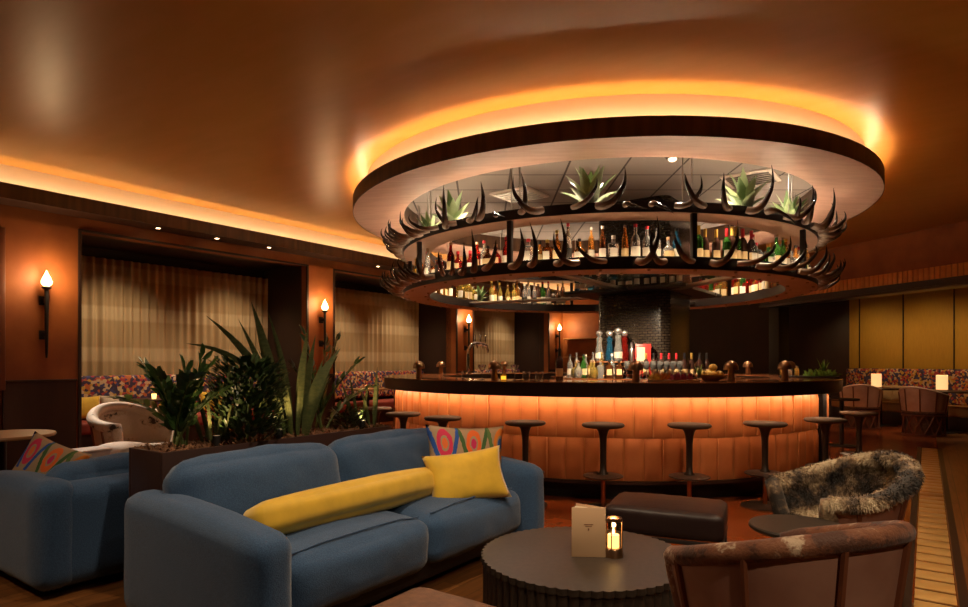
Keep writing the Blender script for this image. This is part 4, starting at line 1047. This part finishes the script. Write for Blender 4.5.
for i, (x, y, sh, g, cap, lab) in enumerate(WB):
    bottle(sh, g, cap, lab, isl_p(x, y), R(-12), '%s wine bottle from left behind the stemmed glasses, with %s' % (nth(i), CAPN[cap]), 'wine bottles on the island', .98)
bottle('wine', 'dark', 'black', 'cream', ring(2.3, -20.0, CT_Z), R(-20), 'dark wine bottle alone on the near counter right of the rocks glasses', None, .98)
# decanters on a raised stand
stand = thing('bottle_stand', 'raised stand carrying the tall decanters beside the red box', 'stand', isl_p(-.37, -.72), R(-12))
B().box((0, 0, .205), (.62, .17, .018), .004).obj('shelf', 'counter_wood', stand)
for s in (-1, 1): B().box((s * .295, 0, .098), (.02, .15, .195), .003).obj('side', 'counter_wood', stand)
DZ = ISZ + .2145
for i, (x, g, lb) in enumerate(((-.60, 'clear', 'leftmost tall decanter with round silver stopper on the raised stand'), (-.47, 'blue', 'blue tall decanter on the raised stand'), (-.36, 'clear', 'tall clear decanter between the blue decanter and the red one'), (-.28, 'red', 'tall red decanter with round silver stopper on the raised stand'))):
    bottle('decanter', g, 'ball', 'white' if g == 'clear' else None, isl_p(x, -.73 + .02 * (i % 2), DZ), R(-12), lb, 'decanters on the raised stand', .92 if i != 2 else 1.0)
sh = thing('cocktail_shaker', 'steel cocktail shaker with dark cap right of the decanters', 'shaker', isl_p(-.19, -.73, DZ))
B().lathe([(0, 0), (.03, 0), (.042, .13), (.036, .16), (0, .16)], 18).obj('cup', 'steel', sh); B().lathe([(.036, .161), (.036, .18), (.022, .215), (.022, .24), (0, .24)], 18).obj('lid', 'cap_black', sh)
rb = thing('gift_box', 'red box with cream window left of the tiled column', 'box', isl_p(-.05, -.72, ISZ), R(-12))
B().box((0, 0, .215), (.19, .13, .43), .003).obj('carton', 'red_box', rb); B().box((-.03, -.066, .24), (.10, .004, .30)).obj('window', 'box_cream', rb)
bw = B().lathe([(0, 0), (.05, 0), (.12, .05), (.115, .05), (.05, .008), (0, .008)], 20).obj('citrus_bowl', 'copper', loc=isl_p(-.17, -.90)); tag(bw, 'copper bowl on the island below the red box', 'bowl')
# fruit bowl
fp = ring(2.50, 14.6, CT_Z)
o = B().lathe([(0, 0), (.06, 0), (.13, .035), (.155, .060), (.150, .060), (.125, .040), (.055, .010), (0, .010)], 28).obj('fruit_bowl', 'table_tan', loc=fp); tag(o, 'shallow wooden bowl of citrus on the near counter', 'bowl')
for i, (x, y, z, lb) in enumerate(((-.075, 0, .064, 'citrus fruit at the left of the bowl'), (.0, -.05, .058, 'citrus fruit at the front of the bowl'), (.075, .0, .064, 'citrus fruit at the right of the bowl'), (0, .055, .060, 'citrus fruit at the back of the bowl'), (.015, 0, .128, 'citrus fruit on top of the pile in the bowl'))):
    o = B().ball((0, 0, 0), (.040, .038, .036), 16).obj('citrus_fruit', 'lemon', loc=fp + Vector((x, y, z))); tag(o, 'yellow ' + lb, 'fruit', 'citrus fruit in the bowl')
# garnish flowers, left of the bowl
tray = B().box((0, 0, .006), (.46, .14, .012), .003).obj('garnish_tray', 'table_tan', loc=ring(2.50, 5.6, CT_Z), rz=R(5.6)); tag(tray, 'narrow wooden tray of garnish flowers on the near counter', 'tray')
rg = random.Random(5)
for i, m in enumerate(('petal_yellow', 'petal_orange', 'petal_orange', 'petal_pink', 'petal_pink', 'petal_pink')):
    fl = B(); px_ = -.19 + i * .066
    for q in range(34):
        a = rg.uniform(0, 2 * PI); e = rg.uniform(.1, 1.3); d = Vector((math.cos(a) * math.cos(e), math.sin(a) * math.cos(e), math.sin(e))); leaf_quad(fl, d * .006, d, Vector((-d.y, d.x, .3)), rg.uniform(.045, .085), .022)
    o = fl.obj('garnish_flower', m, loc=ring(2.50, 5.6, CT_Z + .0135) + Matrix.Rotation(R(5.6), 3, 'Z') @ Vector((px_, 0, 0)), sharp=None)
    tag(o, '%s %s flower from the left on the garnish tray' % (nth(i), ('yellow', 'orange', 'orange', 'pink', 'pink', 'pink')[i]), 'flower', 'garnish flowers')
v = thing('bud_vase', 'small vase of green sprigs left of the citrus bowl', 'vase', ring(2.52, 11.4, CT_Z))
B().lathe([(0, 0), (.022, 0), (.025, .03), (.014, .055), (.016, .065), (0, .065)], 14).obj('vessel', 'glassware', v)
sp = B()
for k in range(9): sp.blade((0, 0, .03), k * .7, rg.uniform(.08, .15), .022, R(rg.uniform(3, 22)), R(15), .2, 6)
sp.obj('sprig', 'herb', v, sharp=None)
# bowl of herbs and small bottles at the right end
tp = ring(2.50, 62, CT_Z); TR = R(-28)
tr_ = B().box((0, 0, .01), (.62, .26, .02), .004).obj('serving_tray', 'ring_black', loc=tp, rz=TR); tag(tr_, 'black tray of herbs and garnish jars at the right end of the bar', 'tray')
for i in range(6):
    q = tp + Matrix.Rotation(TR, 3, 'Z') @ Vector((-.27 + (i % 3) * .075, -.05 + .09 * (i // 3), .0205))
    j = B().lathe([(0, 0), (.026, 0), (.026, .075), (.014, .09), (.014, .10), (0, .10)], 12).obj('garnish_jar', 'glass_clear' if i % 2 else 'glass_yellow', loc=q); B().cyl((0, 0, .10), .015, .014, 10).obj('lid', 'cap_silver', j)
    tag(j, '%s garnish jar from the left in the %s row on the black tray' % (nth(i % 3), 'front' if i < 3 else 'back'), 'jar', 'garnish jars on the black tray')
hb = B()
for k in range(190):
    a = rg.uniform(0, 2 * PI); e = rg.uniform(.1, 1.4); d = Vector((math.cos(a) * math.cos(e), math.sin(a) * math.cos(e), math.sin(e))); leaf_quad(hb, Vector((rg.uniform(-.15, .12), rg.uniform(-.07, .07), .0)), d, Vector((-d.y, d.x, .4)), rg.uniform(.04, .10), .03)
o = hb.obj('herb_bunch', 'herb', loc=tp + Matrix.Rotation(TR, 3, 'Z') @ Vector((.14, 0, .0215)), rz=TR, sharp=None); tag(o, 'heap of green herbs on the black tray', 'herbs')
gv = thing('bud_vase', 'slender glass vase with a green sprig at the right end of the bar', 'vase', ring(2.68, 70, CT_Z))
B().lathe([(0, 0), (.03, 0), (.03, .11), (.026, .11), (.026, .008), (0, .008)], 14).obj('vessel', 'glassware', gv)
sp = B()
for k in range(8): sp.blade((0, 0, .02), k * .8, rg.uniform(.14, .24), .03, R(rg.uniform(3, 24)), R(18), .2, 6)
sp.obj('sprig', 'herb', gv, sharp=None)
# chrome tap
tp = thing('beer_tap', 'chrome swan-neck beer tap on the far left of the counter', 'tap', ring(2.30, -129, CT_Z), R(35))
B().lathe([(0, 0), (.06, 0), (.06, .012), (.035, .03), (0, .03)], 20).obj('base', 'chrome', tp)
B().tube([(0, 0, .02), (0, 0, .30), (.01, 0, .38), (.06, 0, .45), (.14, 0, .48), (.26, 0, .47), (.36, 0, .44), (.38, 0, .36), (.38, 0, .33)], [.032, .030, .030, .032, .034, .033, .026, .018, .014], 12).obj('neck', 'chrome', tp)
for k in range(3):
    x = .13 + .10 * k; B().tube([(x, 0, .47), (x, -.05, .46), (x, -.07, .40)], .010, 8).obj('spout', 'chrome', tp)
    B().lathe([(0, .47), (.010, .47), (.018, .58), (.012, .60), (0, .60)], 10, (x, 0, .02)).obj('handle', 'chrome', tp)
# small items on the left counter
for i, (d, r, kind) in enumerate(((-44, 2.5, 'rocks'), (-39.5, 2.45, 'coupe'), (-30, 2.46, 'coupe'))):
    glass(kind, ring(r, d, CT_Z), ('empty rocks glass left of the second near lamp', 'coupe glass just left of the second near lamp', 'coupe glass just right of the second near lamp')[i], 'loose glasses on the counter')
cd = thing('votive_candle', 'small amber votive candle beside the second lamp on the counter', 'candle', ring(2.52, -32.2, CT_Z))
B().lathe([(0, 0), (.03, 0), (.034, .06), (.031, .06), (.028, .006), (0, .006)], 16).obj('holder', 'glass_yellow', cd); B().cyl((0, 0, .007), .025, .035, 14).obj('wax', 'candle_wax', cd)

# ------------------------------------------------------------------ torch lamps on the left wall
def torch(p, label):
    t = thing('wall_torch', label, 'wall lamp', p, ROOM, 'torch wall lamps')
    X = .11
    B().lathe([(.010, -.50), (.016, -.44), (.022, 0), (.024, .33), (.05, .345), (.055, .36), (.02, .375), (0, .375)], 14, (X, 0, 0)).obj('shaft', 'iron', t)
    for z in (-.22, .20): 
        br = B(); br.box((.055, 0, z), (.11, .03, .05), .004); br.box((.006, 0, z), (.012, .09, .11), .003); br.obj('bracket', 'iron', t)
    B().lathe([(.030, .372), (.055, .40), (.058, .43), (.040, .48), (.016, .53), (.002, .565)], 16, (X, 0, 0)).obj('flame_shade', 'flame_glass', t)
    return t
t0 = None
for u, lb in ((3.05, 'torch lamp on the orange wall left of the first curtain'), (7.335, 'torch lamp on the orange pier between the first and second curtains'), (11.6, 'torch lamp on the narrow pier above the chrome beer tap'), (16.0, 'torch lamp on the end wall by the wooden shelves')):
    p = W(WV + .001, u, 1.83)
    if t0 is None: t0 = torch(p, lb)
    else: dup(t0, p, ROOM, lb)
    lamp('POINT', W(WV + .19, u, 2.30), 18, WARM, .06, name='torch_glow')
# soffit downlights
for i, u in enumerate((4.35, 5.22, 6.12, 8.56, 10.6)):
    dl = thing('recessed_downlight', '%s recessed downlight from the left under the wooden cove' % nth(i), 'ceiling light', W(-8.62, u, 3.127), ROOM, 'recessed downlights under the cove')
    B().lathe([(.045, 0), (.045, -.006), (.03, -.006), (.03, 0)], 18, closed=True).obj('trim_ring', 'bronze', dl); B().cyl((0, 0, -.004), .028, .003, 16).obj('lens', 'bulb', dl)

# ------------------------------------------------------------------ alcove furniture
for n, (a, e) in enumerate(AL[1:]):
    L_ = e - a - .06; cyv = (a + e) / 2
    nm = ('first', 'second', 'third')[n]
    t = thing('banquette', 'banquette with patterned back under the %s curtain from the left' % nm, 'banquette', W(AV + .38, cyv), ROOM, 'banquettes in the alcoves')
    B().soft((-.14, 0, .80), (.14, L_, .56), .05, n=10).obj('back', 'patterned_fabric', t, sharp=None); B().soft((.14, 0, .37), (.50, L_, .18), .05, n=10).obj('seat', 'seat_red', t, sharp=None); B().box((.10, 0, .14), (.44, L_, .28), .006).obj('plinth', 'dark_wood', t)
    for k in range(2):
        q = a + (e - a) * (.30 + .42 * k)
        tt = thing('cafe_table', '%s cafe table in the alcove under the %s curtain' % (('near', 'far')[k], nm), 'table', W(AV + 1.0, q), ROOM, 'cafe tables in the alcoves')
        B().box((0, 0, .735), (.62, .68, .03), .006).obj('tabletop', 'table_tan' if n else 'dark_wood', tt); B().cyl((0, 0, .02), .035, .70, 14).obj('column', 'iron', tt); B().lathe([(0, 0), (.24, 0), (.24, .012), (.04, .022), (0, .022)], 28).obj('base', 'iron', tt)
        g2 = B().lathe([(0, 0), (.028, 0), (.034, .07), (.031, .07), (.026, .008), (0, .008)], 14).obj('votive_candle', 'candle_wax', loc=W(AV + 1.0, q, .7505)); tag(g2, 'small glowing votive on the %s table of the %s alcove' % (('near', 'far')[k], nm), 'candle', 'votives on the alcove tables')
for k, (u, m, lb) in enumerate(((3.85, 'yellow_velvet', 'yellow cushion at the near end of the first patterned banquette'), (4.25, 'hide_white', 'white spotted cushion on the first patterned banquette'), (5.75, 'yellow_velvet', 'yellow cushion behind the zz plant on the first banquette'))):
    pillow_obj('throw_pillow', m, .42, .34, .12, W(AV + .44, u, .635), ROOM + R(90), -14, 0, lb, k)
barrel('dining_chair', 'tan armchair at the cafe table in the second alcove', W(-8.15, 8.9), ROOM + R(90), 'seat_tan', 'seat_tan', 'rib_wood', 'seat_red', .26, .31, .42, .78, .64, 110, .02, 'tub chairs by the alcoves', False, False)
barrel('dining_chair', 'tan armchair by the alcove behind the far end of the planter', W(-8.0, 10.2), ROOM + R(80), 'seat_tan', 'seat_tan', 'rib_wood', 'seat_red', .26, .31, .42, .78, .64, 110, .02, 'tub chairs by the alcoves', False, False)
# left edge: small round table, white cube, cowhide pouf
t = thing('cafe_table', 'tan round table at the left edge above the patterned pillow', 'table', W(-5.56, 1.66))
B().lathe([(0, .725), (.33, .725), (.335, .735), (.33, .748), (0, .748)], 48).obj('tabletop', 'table_tan', t); B().cyl((0, 0, .02), .03, .705, 14).obj('column', 'iron', t); B().lathe([(0, 0), (.22, 0), (.22, .012), (.04, .022), (0, .022)], 28).obj('base', 'iron', t)
t = thing('side_table', 'small white cube table in front of the white cowhide armchair', 'table', W(-5.45, 2.21), ROOM)
B().box((0, 0, .285), (.22, .22, .57), .006).obj('box', 'white_paint', t); B().box((0, 0, .579), (.235, .235, .016), .003).obj('top', 'white_paint', t)
t = thing('cowhide_pouf', 'cowhide pouf beside the small white cube table', 'stool', W(-5.82, 2.60))
B().soft((0, 0, .31), (.44, .44, .46), .12, (.02, .02, .03), 12).obj('cushion', 'hide_white', t, sharp=None); B().cyl((0, 0, 0), .17, .09, 24).obj('base', 'iron', t)
tr = B().box((0, 0, 0), (.07, .10, 1.9), .01).obj('post', 'rib_wood')
tr.name = 'trim_12'; tr['kind'] = 'structure'; tr.location = W(WV + .04, 2.60, 1.9); tr.rotation_euler.z = ROOM

# ------------------------------------------------------------------ right-hand dining side
t = thing('banquette', 'long tan banquette with patterned back under the yellow blinds', 'banquette', Q(1.55, .8), RW)
B().soft((.22, 0, .79), (.14, 6.0, .70), .05, n=12).obj('back', 'patterned_fabric', t, sharp=None); B().soft((-.06, 0, .36), (.46, 6.0, .20), .06, n=12).obj('seat', 'seat_tan', t, sharp=None); B().box((-.02, 0, .13), (.42, 6.0, .26), .006).obj('plinth', 'dark_wood', t)
TY = (2.35, 1.05, -.25)
for k, y in enumerate(TY):
    tt = thing('cafe_table', ('dark table by the yellow blinds nearest the black pillar', 'dark table with a candle behind the tub chair on the right', 'dark table cut off at the right edge')[k], 'table', Q(.95, y), RW, 'dark dining tables on the right')
    B().box((0, 0, .745), (.62, .95, .03), .005).obj('tabletop', 'dark_wood', tt); B().box((0, 0, .375), (.09, .09, .71), .005).obj('column', 'iron', tt); B().box((0, 0, .01), (.42, .5, .02), .005).obj('base', 'iron', tt)
for k, (y, lb) in enumerate(((2.40, 'candle lantern on the dark table nearest the black pillar'), (1.09, 'candle lantern on the dark table behind the tub chair'))):
    c = thing('candle_lantern', lb, 'lantern', Q(.95, y, .7605), RW, 'lanterns on the right-hand tables'); c.scale = (1.45, 1.45, 1.4)
    B().box((0, 0, .006), (.13, .13, .012), .002).obj('base', 'bronze', c); B().lathe([(0, .013), (.026, .013), (.026, .095), (0, .095)], 14).obj('candle', 'candle_wax', c)
    B().lathe([(0, .097), (.008, .108), (.005, .122), (0, .145)], 10).obj('flame', 'flame_glass', c)
    B().lathe([(.062, .013), (.062, .20), (.058, .20), (.058, .013)], 18, closed=True).obj('glass', 'lantern_glow', c)
    lamp('POINT', Q(.95, y, .96), 1.6, WARM, .03, name='candle_glow')
for k, (y, lb) in enumerate(((2.66, 'left beige cushion on the long banquette'), (2.28, 'right beige cushion on the long banquette'))):
    pillow_obj('throw_pillow', 'linen_cushion', .44, .36, .13, Q(1.50, y, .635), RW - R(90), -16, 0, lb, k + 6)
pillow_obj('throw_pillow', 'yellow_velvet', .46, .34, .13, Q(1.50, .55, .625), RW - R(90), -16, 0, 'yellow cushion on the long banquette at the right edge', 9)
c0 = barrel('tub_chair', 'leather tub chair with crossed wooden base facing the right-hand tables', Q(.18, .86), RW - R(90) + R(8), 'leather_tan', 'leather_tan', 'leather_tan', 'leather_brown', .30, .36, .42, .84, .70, 120, .022, 'tub chairs on the right', False, True)
dup(c0, Q(.18, 2.1), RW - R(90) + R(40), 'leather tub chair half hidden behind the right end of the bar')
t = thing('pedestal_table', 'dark round pedestal table just past the right end of the bar', 'table', (5.45, 9.45, 0))
B().lathe([(0, .70), (.24, .70), (.24, .725), (0, .725)], 36).obj('tabletop', 'stool_metal', t); B().cyl((0, 0, .02), .03, .68, 14).obj('column', 'iron', t); B().lathe([(0, 0), (.2, 0), (.2, .012), (.04, .022), (0, .022)], 28).obj('base', 'iron', t)
